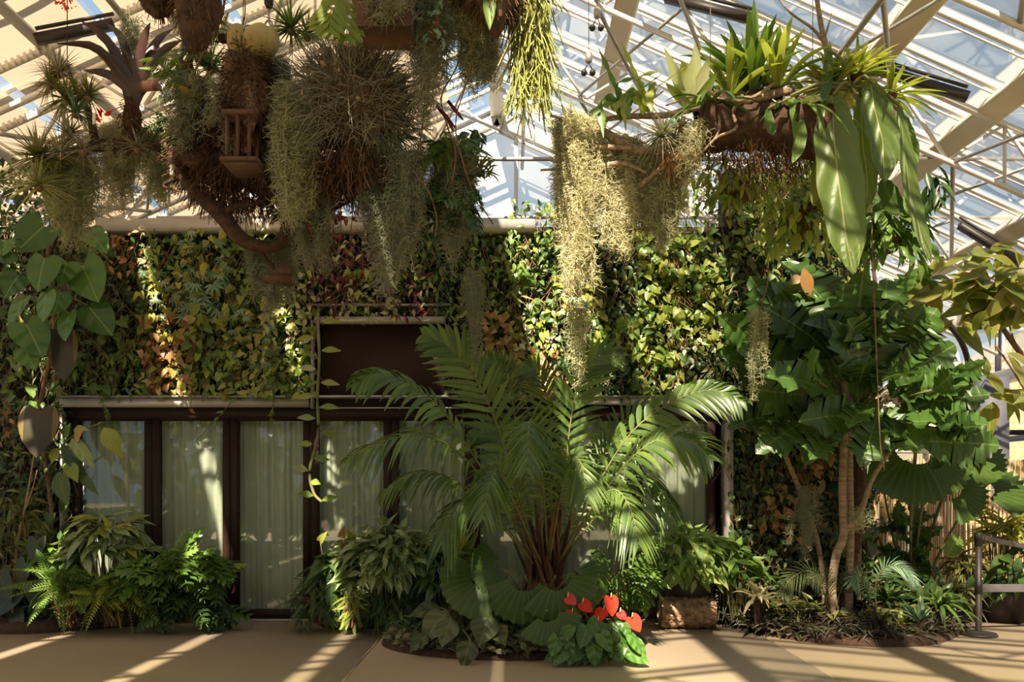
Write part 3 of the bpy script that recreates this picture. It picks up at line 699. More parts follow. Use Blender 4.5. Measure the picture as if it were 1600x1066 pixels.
for i in range(5):
    x0 = 800+i*54; ch = 'GLGLO'[i]
    clump(ch, (x0, 325+10*(i % 2)-(i > 2)*18, x0+54, 376), 9.05, '%s sprouting on wall top, %s from the gable window side' % (SPC[ch][6], ordn[i]), n=70)
MAPL = ['DD', 'DD', 'DD', 'DO', 'DO', 'RD', 'DD', 'DO', 'DD']
rr = np.linspace(270, 930, 10)
for j in range(9):
    for i in range(2):
        x0 = -45+i*78; ch = MAPL[j][i]
        clump(ch, (x0, rr[j], x0+78, rr[j+1]), 9.0, '%s at left wall end, %s patch, %s' % (SPC[ch][6], rown9[j], ('outer side by frame edge', 'inner side by doors')[i]), n=75, depth=.45)
# dense creeper behind them that nobody could count
b = B()
for bx, n in (((105, 365, 487, 612), 2600), ((487, 365, 706, 492), 900), ((706, 365, 1140, 612), 2900), ((1140, 275, 1352, 930), 2600), ((-60, 280, 108, 940), 1500)):
    wallfol(b, 'ovate', bx, 8.97, n, .085, .55, .08)
tag(b.build('creeper', LM['dark'], None), 'dense dark creeper covering the wall behind the lighter clumps', 'creeper', kind='stuff')
# trailing stems hanging over the door strip
def trail(px0, py0, px1, py1, Y, label, m_='green', tn='heart', n=14, L=.06):
    r = thing('trailing_vine', label, 'vine', P(px0, py0, Y)); a, c_ = P(px0, py0, Y), P(px1, py1, Y)
    q_ = spline([a+[0, .22, .02], a, (a+c_)/2+[.03, -.04, 0], c_], 12); s = B(); add_tube(s, q_, .004, 5); s.build('stem', LM['stem'], r)
    b = B(); i = rng.integers(1, 12, n); put(b, T[tn], q_[i], nrm(rn(n, 3)*[.8, .4, .3]+A3([0, -.3, -.5])), nrm(rn(n, 3)*.4+A3([0, -1, .5])), L*ru(.7, 1.2, n), L*.6); b.build('leaves', LM[m_], r)
trail(365, 625, 305, 690, 8.75, 'thin green shoot crossing the top of the second glass door', n=9)
trail(425, 600, 424, 655, 8.7, 'narrow hanging fern tuft over the third glass door', 'lime', 'fern', 12, .08)
trail(150, 610, 175, 665, 8.7, 'curly trailing sprig over the first glass door', 'green', 'palmate', 16)
trail(720, 600, 722, 655, 8.7, 'curled trailing sprig right of the dark panel', 'lime', 'lance', 12)
trail(295, 590, 298, 640, 8.72, 'sunlit dried trailing sprig above the second glass door', 'copper', 'heart', 10)
trail(1060, 600, 1066, 640, 8.7, 'short trailing sprig above the eighth glass door', 'cream', 'heart', 9)

# ---------------- palm-like cycad in the middle
def frond(b, rb_, ctrl, face, ll_=.42, lw=.034, droop=.35, n=34, start=.22, ang=.95, rr_=.011):
    c = A3([P(*q) for q in ctrl]); q_ = spline(c, 60); Tn = nrm(np.gradient(q_, axis=0)); s = np.linspace(0, 1, 60)
    add_tube(rb_, q_[::3], np.linspace(rr_, .003, 20), 5)
    ts_ = np.linspace(start, .985, n); i = (ts_*59).astype(int); p_ = q_[i]; Tt = Tn[i]; sd_ = nrm(np.cross(Tt, A3(face)))
    u = (ts_-start)/(1-start); le = ll_*np.clip(np.sin(PI*(.16+.80*u))**.7, .3, 1)
    for sg in (-1, 1):
        a_ = ang*(1-.45*u)[:, None]; d = nrm(sd_*sg*np.sin(a_)+Tt*np.cos(a_)+A3(face)*.10+rn(n, 3)*.04)
        K = 6; L_ = le*ru(.92, 1.06, n); cv = arch(p_, d, L_, droop*ru(.7, 1.3, n), K)
        Wd = lw*.72*np.array([.45, .9, 1, .85, .5, .05])[None]*np.ones((n, 1)); b.add(*blades(cv, Wd, Tt+d*.01, .12, rnd=np.clip(ru(.1, .9, n), 0, 1)))
FR = [
 ([(838, 872, 7.65), (805, 760, 7.5), (775, 660, 7.35), (742, 590, 7.2), (705, 545, 7.1), (665, 524, 7.0)], (0, -1, .35), .44, .22, .075),
 ([(838, 875, 7.7), (790, 790, 7.5), (735, 705, 7.2), (690, 640, 7.0), (640, 600, 6.85), (590, 583, 6.75), (556, 596, 6.7)], (.2, -.75, .8), .34, .65, .078),
 ([(834, 880, 7.7), (785, 790, 7.4), (725, 715, 7.0), (665, 680, 6.7), (600, 690, 6.5), (545, 715, 6.4)], (.1, -.6, 1), .40, .6, .036),
 ([(834, 880, 7.6), (775, 805, 7.3), (710, 750, 7.15), (650, 738, 7.05), (600, 765, 7.0)], (0, -.3, 1), .36, .9, .036),
 ([(856, 870, 7.6), (850, 780, 7.2), (840, 700, 6.9), (830, 655, 6.65), (826, 680, 6.4), (824, 735, 6.25)], (0, -1, .25), .40, .3, .036),
 ([(872, 862, 7.7), (883, 760, 7.6), (890, 670, 7.5), (905, 600, 7.4), (930, 560, 7.3), (965, 553, 7.2)], (.1, -1, .35), .42, .25, .068),
 ([(880, 866, 7.7), (930, 765, 7.5), (985, 678, 7.3), (1050, 628, 7.2), (1110, 610, 7.1), (1160, 625, 7.0)], (-.2, -1, .45), .36, .5, .078),
 ([(880, 870, 7.6), (930, 790, 7.3), (985, 718, 7.0), (1035, 684, 6.85), (1080, 690, 6.7), (1110, 715, 6.6)], (-.1, -.8, .8), .42, .5, .068),
 ([(885, 870, 7.7), (940, 795, 7.6), (990, 742, 7.6), (1025, 760, 7.55), (1045, 800, 7.5)], (0, -.5, 1), .40, .8, .036),
 ([(842, 870, 7.8), (815, 740, 7.9), (803, 640, 7.9), (790, 585, 7.85), (765, 560, 7.8)], (0, -1, .3), .42, .3, .036),
 ([(860, 870, 7.8), (862, 740, 7.9), (858, 640, 7.85), (845, 590, 7.75), (825, 570, 7.65)], (0, -1, .3), .40, .3, .036),
 ([(870, 870, 7.8), (915, 770, 7.95), (955, 690, 8.1), (990, 645, 8.2), (1030, 645, 8.25)], (0, -1, .3), .40, .4, .036),
 ([(872, 880, 7.5), (920, 800, 7.2), (958, 765, 6.95), (985, 795, 6.75), (998, 850, 6.65)], (0, -.5, 1), .40, .7, .036),
 ([(832, 880, 7.5), (775, 812, 7.2), (735, 785, 7.05), (700, 810, 6.9), (690, 850, 6.85)], (0, -.4, 1), .38, .8, .036),
 ([(858, 878, 7.5), (875, 780, 7.1), (892, 720, 6.75), (908, 725, 6.5), (918, 780, 6.4)], (0, -1, .4), .40, .4, .036),
 ([(845, 880, 7.5), (805, 790, 7.1), (780, 735, 6.8), (765, 755, 6.55), (755, 810, 6.45)], (0, -1, .4), .40, .4, .036),
 ([(862, 880, 7.8), (905, 800, 8.0), (940, 755, 8.25), (975, 775, 8.4)], (0, -.4, 1), .36, .6, .036),
 ([(838, 880, 7.8), (795, 800, 8.0), (765, 755, 8.25), (735, 775, 8.4)], (0, -.4, 1), .36, .6, .036),
 ([(850, 880, 7.6), (845, 800, 7.5), (850, 740, 7.4), (860, 710, 7.2), (870, 740, 7.0)], (0, -1, .3), .36, .4, .034),
 ([(842, 880, 7.7), (820, 800, 7.8), (800, 720, 7.8), (770, 680, 7.8), (740, 670, 7.7)], (0, -1, .5), .40, .4, .036),
 ([(866, 880, 7.7), (900, 790, 7.8), (935, 720, 7.7), (965, 690, 7.6), (1000, 700, 7.5)], (0, -1, .5), .40, .4, .036),
]
cyc = thing('cycad', 'large palm-like cycad with arching feathery fronds in the centre bed', 'palm', (.31, 7.7, .1))
for c, fc, l_, dr, lw in FR:
    b, rb_ = B(), B(); frond(b, rb_, c, fc, l_, lw, dr, n=25 if lw >= .038 else 31)
    o_ = b.build('frond', LM['frond'], cyc)
    # the rachis is a sub-part of its frond
    V_ = rb_.build('rachis', LM['stem'], cyc); V_.parent = o_
b = B(); add_blob(b, (.31, 7.7, .36), (.19, .18, .30), 18, .12, seed=5)
p0 = A3([.31, 7.7, .55])+rn(46, 3)*[.10, .08, .05]; d = nrm(rn(46, 3)*[.22, .15, 0]+A3([0, 0, 1])); cv = arch(p0, d, ru(.35, .95, 46), 0.0, 5); b.add(*tubes(cv, np.array([.022, .018, .015, .012, .006])[None], 5))
b.build('trunk', M['fibre'], cyc)

# ---------------- things around the cycad
def rosette(b, c, n, L, W, elev=(.2, 1.2), g=.45, arc=(0, 2*PI), mi=0, K=8, shape=None, fold=.2, rnd=None):
    az = ru(arc[0], arc[1], n); el = ru(*elev, n); d = np.stack([np.cos(az)*np.cos(el), np.sin(az)*np.cos(el), np.sin(el)], -1)
    l = L*ru(.7, 1.1, n); cv = arch(A3(c)+d*.02, d, l, g*ru(.6, 1.4, n), K); S = np.stack([-np.sin(az), np.cos(az), 0*az], -1)
    sh = np.interp(np.linspace(0, 1, K), np.linspace(0, 1, 6), shape or [.8, 1, 1, .85, .55, .04]); b.add(*blades(cv, W*sh[None]*ru(.8, 1.1, n)[:, None], S, fold, rnd=rnd), mi=mi)
def simple(name, label, cat, loc, parts, group=None):
    r = thing(name, label, cat, loc, group)
    for nm, b, m_ in parts:
        if not b.empty(): b.build(nm, m_, r)
    return r
def at(px, py): Yv = 1875/(py-760); return (px-800)/F*Yv, Yv      # floor point under a pixel
def bigleaf(b, sb, root, base, tip, w_, tn='heart', nrm_=(0, -1, .4), k=None, rs=.007, rnd=None, sag=.1):
    base, tip = A3(base), A3(tip); L_ = np.linalg.norm(tip-base); TT = T[tn] if k is None else [T[tn][k]]
    put(b, TT, base[None], (tip-base)[None], A3(nrm_)[None], L_, w_, rnd=rnd)
    if root is not None: add_tube(sb, spline([root, (A3(root)+base)/2+[0, .0, sag], base], 8), rs, 5)
# round ribbed palm leaves at the foot of the cycad
r = thing('ribbed_fan_plant', 'dark round ribbed fan leaves at the foot of the cycad', 'palm', (.2, 7.3, .1)); 
for (px, py, Yv, R_, dx, dz) in ((820, 900, 7.0, .42, -.15, -.9), (868, 900, 6.95, .40, .4, -.8), (760, 900, 7.1, .42, -.9, -.35), (855, 955, 6.75, .30, .2, -.5), (790, 890, 7.2, .34, -.6, .1), (890, 900, 7.1, .36, .8, -.3)):
    b, s_ = B(), B(); c_ = P(px, py, Yv); put(b, [fan(n=12, span=2.5, droop=.25)], c_[None], A3([[dx, -.35, dz]]), A3([[0, -.9, .6]]), R_, R_, rnd=.5); add_tube(s_, spline([(.25, 7.4, .12), (A3([.25, 7.4, .12])+c_)/2+[0, 0, .1], c_], 8), .009, 5)
    lf = b.build('fan_leaf', LM['fanleaf'], r, smooth=False); s2 = s_.build('leaf_stalk', LM['stem'], r); s2.parent = lf
# sword-leaved plants
for px, py, lab, mt_, el in ((722, 905, 'dark sword-leaved plant left of the cycad trunk', 'dark', (.5, 1.3)), (925, 905, 'stiff sword-leaved plant with brown edges right of the cycad trunk', 'maroon', (.45, 1.1))):
    c_ = P(px, py+40, 7.6); b = B(); rosette(b, c_, 16, .55, .06, el, .1, fold=.3); s_ = B(); add_tube(s_, [c_*[1, 1, 0]+A3([0, 0, .05]), c_+[0, 0, .03]], .035, 8)
    simple('sword_plant', lab, 'plant', c_*[1, 1, 0]+A3([0, 0, .08]), [('leaves', b, LM[mt_]), ('stem', s_, M['darkbark'])])
# broad soft grey-green leaves, front left of the bed
r = thing('broad_leaf_plant', 'soft broad grey-green leaves spreading over the front left of the centre bed', 'plant', (-.55, 7.2, .08))
for px0, py0, px1, py1, Yv, w_ in ((700, 955, 655, 1000, 6.95, .26), (705, 965, 690, 1010, 6.85, .22), (765, 960, 748, 1012, 6.8, .26), (735, 1000, 722, 1038, 6.6, .20), (690, 950, 640, 960, 7.2, .2), (715, 970, 700, 940, 7.3, .2), (668, 990, 640, 1020, 6.9, .16), (770, 975, 790, 1010, 6.8, .18)):
    b, s_ = B(), B(); bigleaf(b, s_, (-.5+rng.normal()*.06, 7.2, .08), P(px0, py0, Yv+.15), P(px1, py1, Yv), w_, 'ovate', (0, -.8, .7), rs=.006)
    lf = b.build('leaf', LM['greygreen'], r); s2 = s_.build('leaf_stalk', LM['stem'], r); s2.parent = lf
# ground cover
M['pep'] = leafmat('pale_edged_small_leaf', [(.09, .10, .05), (.17, .17, .09), (.22, .20, .12)], margin=(.38, .36, .24), side=0)
b = B(); n = 900; a_ = ru(PI*1.02, PI*1.98, n); k_ = ru(.72, 1.02, n); xy = np.stack([.02+1.2*np.cos(a_)*k_, 7.72+.86*np.sin(a_)*k_, ru(.06, .16, n)], -1); xy = xy[(xy[:, 0] > -1.3) & (xy[:, 0] < .45)]; n = len(xy)
put(b, T['ovate'], xy, nrm(rn(n, 3)*[1, .6, .4]+A3([0, -.5, .2])), nrm(rn(n, 3)*.4+A3([0, -.5, 1])), .085*ru(.7, 1.2, n), .05)
simple('ground_cover', 'low pale-edged ground cover along the front rim of the centre bed', 'ground cover', (0, 7.0, .05), [('foliage', b, M['pep'])])['kind'] = 'stuff'
b = B(); n = 900; a_ = ru(0, 2*PI, n); k_ = ru(.2, .98, n); xy = np.stack([.02+1.2*np.cos(a_)*k_, 7.72+.82*np.sin(a_)*k_, ru(.06, .2, n)], -1)
put(b, T['lance'], xy, nrm(rn(n, 3)*[1, .8, .3]+A3([0, -.3, .5])), nrm(rn(n, 3)*.4+A3([0, -.5, 1])), .14*ru(.7, 1.2, n), .04)
tag(b.build('undergrowth', LM['dark'], None), 'dark low undergrowth filling the centre bed beneath the cycad', 'undergrowth', kind='stuff')
# anthurium with red spathes
ac = A3([.70, 6.98, .08]); r = thing('anthurium', 'flamingo flower plant with glossy red spathes at front right of the centre bed', 'flower', ac)
b = B(); s_ = B(); n = 74
for i in range(n):
    px, py = rng.uniform(868, 990), rng.uniform(968, 1035); Yv = 6.95-.35*rng.random(); c_ = P(px, py, Yv); c_[2] = max(c_[2], .12)
    dx = (px-930)/60; A_ = nrm(A3([dx*.7+rng.normal()*.3, -.35, -.8+rng.normal()*.25])); l_ = rng.uniform(.12, .20)
    if c_[2]+A_[2]*l_ < .03: c_[2] = .03-A_[2]*l_
    put(b, T['bigheart'], c_[None], A_[None], nrm(A3([dx*.3, -.9, .55])+rn(3)*.3)[None], l_, l_*.78)
    if i % 2 == 0: add_tube(s_, spline([ac+[rng.normal()*.04, 0, 0], (ac+c_)/2+[0, 0, .06], c_], 6), .004, 4)
b.build('foliage', LM['philo'], r); s_.build('leaf_stalk', LM['stem'], r)
for px, py, w_, ax in ((892, 938, .12, (.7, -.3, -.5)), (890, 966, .14, (-.4, -.3, -.9)), (916, 948, .14, (.8, -.3, -.7)), (938, 962, .16, (-.5, -.4, -.8)), (955, 946, .19, (.1, -.3, -1)), (972, 962, .10, (.6, -.3, -.6)), (992, 974, .17, (.5, -.3, -.8)), (948, 982, .09, (.8, -.4, .1)), (930, 975, .09, (-.7, -.3, -.6))):
    c_ = P(px, py, 6.85); A_ = nrm(A3(ax)); w_ *= .82; fb = B(); put(fb, [T['bigheart'][0]], (c_-A_*w_*.45)[None], A_[None], nrm(A3([rng.normal()*.5, -1, .5]))[None], w_*1.05, w_); sp_ = fb.build('spathe', LM['red'], r)
    q_ = c_-A_*w_*.4; d_ = B(); add_tube(d_, [q_+[0, -.01, 0], q_+[.004, -.03, .02], q_+[.006, -.04, .05]], [.006, .005, .003], 8); o2 = d_.build('spadix', LM['spadix'], r); o2.parent = sp_
    d_ = B(); add_tube(d_, spline([ac, (ac+q_)/2+[0, .02, .05], q_], 8), .004, 5); o2 = d_.build('flower_stalk', LM['stem'], r); o2.parent = sp_
# ================================================================== left side
r = thing('heart_leaf_philodendron', 'large heart-leaved philodendron climbing the left wall end in patchy sun', 'plant', P(60, 930, 8.5)*[1, 1, 0])
HL = [(70, 352, 25, 392, 62, 0), (138, 362, 165, 388, 40, 1), (70, 402, 55, 452, 56, 2), (128, 412, 152, 470, 62, 0), (105, 410, 92, 442, 40, 1), (72, 458, 62, 500, 46, 2),
      (40, 465, 12, 510, 50, 0), (40, 505, 64, 552, 56, 1), (108, 490, 100, 532, 42, 0), (138, 478, 172, 520, 52, 2), (38, 545, 52, 574, 34, 1), (12, 390, -12, 405, 46, 0), (30, 430, 5, 460, 44, 1), (95, 455, 84, 490, 36, 2), (10, 375, 2, 398, 30, 2)]
s0 = B(); vine = spline([P(70, 940, 8.75)*[1, 1, 0]+[0, 0, .02], P(80, 800, 8.72), P(62, 650, 8.7), P(85, 520, 8.68), P(75, 400, 8.66), P(90, 330, 8.66)], 30); add_tube(s0, vine, .022, 8); s0.build('vine_stem', LM['brownstem'], r)
for i, (a, b1, c_, d, w_, k) in enumerate(HL):
    Yv = 8.25-.12*(i % 3); p0, p1 = P(a, b1, Yv), P(c_, d, Yv-.08); b, s_ = B(), B(); near = vine[np.argmin(((vine-p0)**2).sum(1))]
    bigleaf(b, s_, near, p0, p1, w_/F*Yv*1.05, 'bigheart', (rng.normal()*.35, -1, .35+rng.normal()*.15), k=k, rnd=rng.random())
    lf = b.build('leaf', LM['philo'], r); s2 = s_.build('leaf_stalk', LM['stem'], r); s2.parent = lf
LM['withered'] = leafmat('withered_leaf_blade', [(.03, .024, .010), (.045, .038, .014)], margin=(.17, .12, .035), side=6, vein=.2, trans=.15)
for a, b1, c_, d, w_, lab in ((95, 520, 96, 592, 48, 'drooping dark brown-edged dead leaf under the heart leaves at left'), (92, 450, 102, 490, 34, 'small brown withered leaf among the big heart leaves'), (60, 640, 52, 712, 62, 'big mottled yellow and brown leaf on the lower left wall end')):
    b, s_ = B(), B(); p0 = P(a, b1, 8.3); bigleaf(b, s_, P(a-8, b1-30, 8.75), p0, P(c_, d, 8.2), w_/F*8.3, 'bigheart', (.1, -1, .1)); simple('withered_leaf', lab, 'leaf', p0, [('blade', b, LM['withered']), ('stalk', s_, LM['brownstem'])])
# branch with paddle leaves in front of the first door
r = thing('philodendron_branch', 'sunlit branch with paddle leaves reaching over the first glass door', 'plant', P(100, 780, 8.5))
s_ = B(); q_ = spline([P(60, 760, 8.75), P(95, 700, 8.5), P(120, 678, 8.45), P(160, 660, 8.4)], 12); add_tube(s_, q_, .009, 6); add_tube(s_, spline([P(95, 700, 8.5), P(110, 720, 8.45), P(122, 745, 8.4)], 8), .008, 6); s_.build('stem', LM['stem'], r)
for a, b1, c_, d, w_, m_ in ((112, 685, 142, 725, 26, 'variegated'), (96, 694, 128, 738, 20, 'dark'), (162, 668, 184, 706, 26, 'lime'), (100, 684, 104, 664, 14, 'green'), (115, 672, 132, 668, 12, 'lime'), (106, 722, 122, 755, 20, 'lime'), (90, 700, 78, 718, 14, 'lime'), (124, 740, 152, 772, 14, 'dark'), (118, 690, 130, 672, 14, 'copper'), (90, 738, 104, 790, 24, 'dark')):
    b = B(); bigleaf(b, None, None, P(a, b1, 8.42), P(c_, d, 8.32), w_/F*8.4*1.1, 'ovate', (.2, -1, .4)); b.build('leaf', LM[m_], r)
def trunkthing(name, label, pts, rad, m_, cat='branch', sides=8, tw=None):
    b = B(); pts = A3(pts); q_ = spline(pts, 26); add_tube(b, q_, np.interp(np.linspace(0, 1, 26), np.linspace(0, 1, len(np.atleast_1d(rad))), np.atleast_1d(rad)), sides)
    if tw:
        for w2 in tw: add_tube(b, spline(w2[0], 14), np.linspace(w2[1], w2[1]*.35, 14), 6)
    o_ = b.build(name, M[m_] if m_ in M else LM[m_], None, loc=pts[0]); return tag(o_, label, cat)
trunkthing('bare_branch', 'reddish bare branch rising through the dark plants at far left', [P(20, 930, 8.5)*[1, 1, 0]+[0, 0, .02], P(28, 850, 8.5), P(42, 780, 8.5), P(55, 700, 8.5)], [.022, .015, .008], 'palebark', tw=[([P(40, 795, 8.5), P(52, 760, 8.45), P(58, 735, 8.4)], .01)])

def shrub(name, label, c, r_, n, Tn, L, ratio, m_, cat='shrub', ground=None, ns=30, stemr=.006, droop=.4, low=-.5, shell=.5, extra=None, sm='stem'):
    g = A3([c[0], c[1], .08]) if ground is None else A3(ground); r = thing(name, label, cat, g)
    b = B(); pts = canopy(b, Tn, c, r_, n, L, ratio, droop, shell, low=low)
    b.build('foliage', LM[m_], r)
    if extra:
        for nm, t2, n2, L2, ra2, m2 in extra:
            for _ in range(n2): e = B(); canopy(e, t2, c, A3(r_)*1.02, 1, L2, ra2, droop, .8, low=low, front=-.1); (e.empty() or e.build(nm, LM[m2], r))
    s_ = B(); stems(s_, g, pts, stemr, ns); s_.build('stem', LM[sm] if sm in LM else M[sm], r); return r
s = 8.4
def C_(px, py, Yv): return P(px, py, Yv)
shrub('aglaonema', 'broad-leaved marked shrub with yellowed leaves, top of the left plant group', C_(165, 850, 8.45), (.42, .32, .34), 120, 'ovate', .26, .40, 'variegated', low=-.35, extra=[('yellow_leaf', 'ovate', 9, .24, .42, 'yellow')])
shrub('aglaonema', 'dark marked shrub at the left edge of the glass doors', C_(90, 880, 8.5), (.34, .3, .30), 70, 'ovate', .22, .36, 'green', low=-.4)
shrub('sword_fern', 'light green sword fern arching over the paving edge at left', C_(105, 925, 8.15), (.34, .26, .28), 46, 'fern', .42, 1.0, 'green', 'fern', low=-.25, shell=.15, droop=.1, sm='brownstem')
shrub('sword_fern', 'bushy sword fern in the middle of the left plant group', C_(175, 935, 8.15), (.34, .24, .24), 46, 'fern', .36, 1.0, 'lime', 'fern', low=-.25, shell=.15, droop=.1, sm='brownstem')
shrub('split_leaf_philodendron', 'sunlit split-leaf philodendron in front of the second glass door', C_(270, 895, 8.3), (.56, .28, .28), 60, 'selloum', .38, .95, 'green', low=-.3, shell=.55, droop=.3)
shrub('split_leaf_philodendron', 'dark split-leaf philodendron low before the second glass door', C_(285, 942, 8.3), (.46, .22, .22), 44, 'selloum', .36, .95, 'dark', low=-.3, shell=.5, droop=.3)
r = thing('elephant_ear', 'dark grey-green elephant ear leaves at the far left foot of the wall', 'plant', at(30, 975)+(.05,))
LM['deepgreen'] = leafmat('deep_green_leaf', [(.04, .06, .03), (.06, .085, .04)], side=7)
for a, b1, c_, d, w_ in ((58, 845, 50, 880, 40), (55, 915, 62, 960, 44), (20, 930, -15, 965, 50), (25, 960, 30, 985, 34), (0, 900, 15, 940, 40), (40, 880, 20, 915, 40)):
    b, s_ = B(), B(); bigleaf(b, s_, A3(r.location), P(a, b1, 8.3), P(c_, max(d, 0), 8.2), w_/F*8.3, 'arrow', (0, -1, .5)); lf = b.build('leaf', LM['deepgreen'], r); s2 = s_.build('leaf_stalk', LM['stem'], r); s2.parent = lf
shrub('undergrowth_shrub', 'shadowy mixed undergrowth at the far left edge', C_(10, 860, 8.6), (.5, .3, .7), 260, 'lance', .16, .25, 'olive', low=-.7)

# middle group before the fourth to sixth doors
shrub('aglaonema', 'dense silver-green leafy shrub before the fifth glass door', C_(605, 880, 8.2), (.52, .36, .40), 240, 'ovate', .25, .36, 'variegated', low=-.45, droop=.5)
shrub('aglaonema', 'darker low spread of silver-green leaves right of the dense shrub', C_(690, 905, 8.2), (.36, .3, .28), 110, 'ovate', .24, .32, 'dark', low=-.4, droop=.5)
shrub('lime_bird_nest_fern', 'lime green upright strap-leaf plant before the sixth glass door', C_(700, 880, 8.45), (.30, .2, .26), 46, 'strap', .30, .2, 'lime', low=-.1, droop=-.7, shell=.2)
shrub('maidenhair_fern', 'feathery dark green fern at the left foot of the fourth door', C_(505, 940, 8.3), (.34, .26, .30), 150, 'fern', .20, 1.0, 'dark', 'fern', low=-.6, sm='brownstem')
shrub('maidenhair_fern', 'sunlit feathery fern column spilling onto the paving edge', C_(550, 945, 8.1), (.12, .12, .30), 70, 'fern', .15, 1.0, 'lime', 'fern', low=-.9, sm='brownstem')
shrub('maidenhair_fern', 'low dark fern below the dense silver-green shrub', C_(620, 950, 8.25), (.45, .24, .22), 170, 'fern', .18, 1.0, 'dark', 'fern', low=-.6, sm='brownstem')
r = thing('calla_plant', 'dark arrow-leaved plant with yellow and brown hooded flowers by the fourth door', 'flower', P(520, 960, 8.3)*[1, 1, 0]+A3([0, 0, .1]))
b = B(); canopy(b, 'arrow', C_(515, 895, 8.3), (.26, .2, .22), 30, .26, .5, .3, .6); b.build('foliage', LM['dark'], r)
for a, b1, m_ in ((500, 845, 'yellow'), (535, 838, 'copper'), (545, 850, 'yellow'), (537, 862, 'copper'), (551, 843, 'yellow')):
    p0 = P(a, b1, 8.15); fb = B(); put(fb, T['heart'], p0[None], A3([[rng.normal()*.5, -.4, .8]]), A3([[0, -1, .2]]), .12, .08); fl_ = fb.build('hooded_flower', LM[m_], r); d_ = B(); add_tube(d_, spline([r.location, (A3(r.location)+p0)/2+[0, 0, .05], p0], 8), .005, 5); o2 = d_.build('flower_stalk', LM['stem'], r); o2.parent = fl_

# lacy plant right of the anthurium, log, pot
shrub('lacy_tree_philodendron', 'glossy lacy-leaved plant between the anthurium and the cork log', C_(968, 915, 8.0), (.36, .26, .28), 46, 'selloum', .26, .95, 'green', low=-.5, shell=.4)
lc = P(1073, 975, 8.45)*[1, 1, 0]; lr = thing('cork_log', 'short rough cork log lying on the paving under the potted shrub', 'log', lc)
b = B(); n = 40; xs_ = np.linspace(-.285, .285, 30); th = np.linspace(0, 2*PI, 65)[:-1]; V = []
g_ = np.random.default_rng(9)
rough_ = g_.normal(size=(30, 64)); 
for i, x in enumerate(xs_):
    for j, a in enumerate(th): V.append((lc[0]+x, lc[1]+(.15+.010*rough_[i, j]+.008*math.sin(5*a+x*9))*math.cos(a), .165+(.155+.010*rough_[i, j]+.008*math.sin(7*a+x*11))*math.sin(a)))
b.add(V, grid_faces(30, 64, True)); b.build('bark', M['cork'], lr, smooth=False)
b = B()
for sx_ in (-1, 1):
    c0 = A3([lc[0]+sx_*.275, lc[1], .165]); k = [[c0+[0, q_*math.cos(a), q_*math.sin(a)] for a in th] for q_ in (.001, .08, .148)]; b.add(A3(k).reshape(-1, 3), grid_faces(3, 64, True))
b.build('cut_end', M['driftwood'], lr)
pc = P(1075, 960, 8.75)*[1, 1, 0]; pr = thing('planter_pot', 'dark round planter pot behind the cork log', 'pot', pc)
b = B(); add_lathe(b, [(.001, 0), (.22, 0), (.25, .25), (.30, .50), (.32, .52), (.32, .56), (.29, .56), (.28, .5)], pc, 40); b.build('body', M['pot'], pr)
b = B(); add_lathe(b, [(.285, .50), (.001, .52)], pc, 24); b.build('potting_soil', M['soil'], pr)
b = B(); cc_ = C_(1072, 878, 8.55); r = thing('aglaonema', 'dome of bright green marked leaves growing in the pot above the cork log', 'shrub', pc+A3([0, 0, .52]))
LM['brightvar'] = leafmat('bright_marked_leaf', [(.14, .24, .05), (.26, .38, .09), (.38, .46, .14)], vein=.4, side=9, trans=.35)
pts = canopy(b, 'ovate', cc_, (.52, .42, .36), 330, .21, .40, .5, .6, low=-.55); b.build('foliage', LM['brightvar'], r); s_ = B(); stems(s_, pc+A3([0, 0, .52]), pts, .006, 40); s_.build('stem', LM['stem'], r)
shrub('aglaonema', 'small bright marked shrub right of the pot', C_(1150, 890, 8.4), (.22, .22, .26), 60, 'ovate', .22, .36, 'green', low=-.4)

# ================================================================== right bed
def broms(label, px, py, Yv, n, L, W, m_, elev=(.5, 1.3), g=.5, trunk=.0, name='bromeliad', cat='bromeliad', fold=.25):
    c_ = P(px, py, Yv); c_[2] = max(c_[2], .1+trunk); r = thing(name, label, cat, (c_[0], c_[1], .08)); b = B(); rosette(b, c_, n, L, W, elev, g, fold=fold); b.build('leaves', LM[m_], r)
    s_ = B(); add_tube(s_, [(c_[0], c_[1], .07), c_+[0, 0, .04]], .03, 8); s_.build('stem', M['darkbark'], r); return r
LM['bromgold'] = leafmat('golden_bromeliad_leaf', [(.22, .20, .10), (.40, .34, .20), (.52, .46, .32)], vein=0, side=0, trans=.4)
broms('golden-stemmed bromeliad with curling pale leaves beside the right bed edge', 1183, 940, 8.0, 26, .45, .05, 'bromgold', (.3, 1.35), .6, .12)
broms('green upper rosette standing above the golden bromeliad', 1190, 905, 8.25, 20, .36, .05, 'green', (.2, 1.2), .5, .2)
broms('purple-stemmed strap-leaf clump at the right bed front, beside the pale rosette', 1375, 985, 7.65, 34, .36, .022, 'purplegrass', (.2, 1.4), .5)
broms('pale banded bromeliad with wide upright leaves at the right bed front', 1437, 975, 7.75, 22, .32, .05, 'blue', (.6, 1.45), .3, .05)
broms('bright green bromeliad in sun just left of the pale banded one', 1405, 985, 7.8, 26, .28, .04, 'lime', (.3, 1.3), .4)
broms('dark green bromeliad under the big fan leaves', 1385, 945, 8.2, 30, .42, .05, 'dark', (.3, 1.3), .4)
broms('glossy green bromeliad at the right end of the bed', 1470, 950, 8.2, 30, .42, .045, 'green', (.2, 1.2), .6)
broms('dark bromeliad with drooping yellow-tipped leaves beside the stanchion', 1490, 930, 8.6, 26, .45, .05, 'olive', (.2, 1.2), .7, .1)
broms('maroon bromeliad in the middle of the right bed', 1340, 960, 8.2, 26, .40, .045, 'maroon', (.3, 1.3), .5)
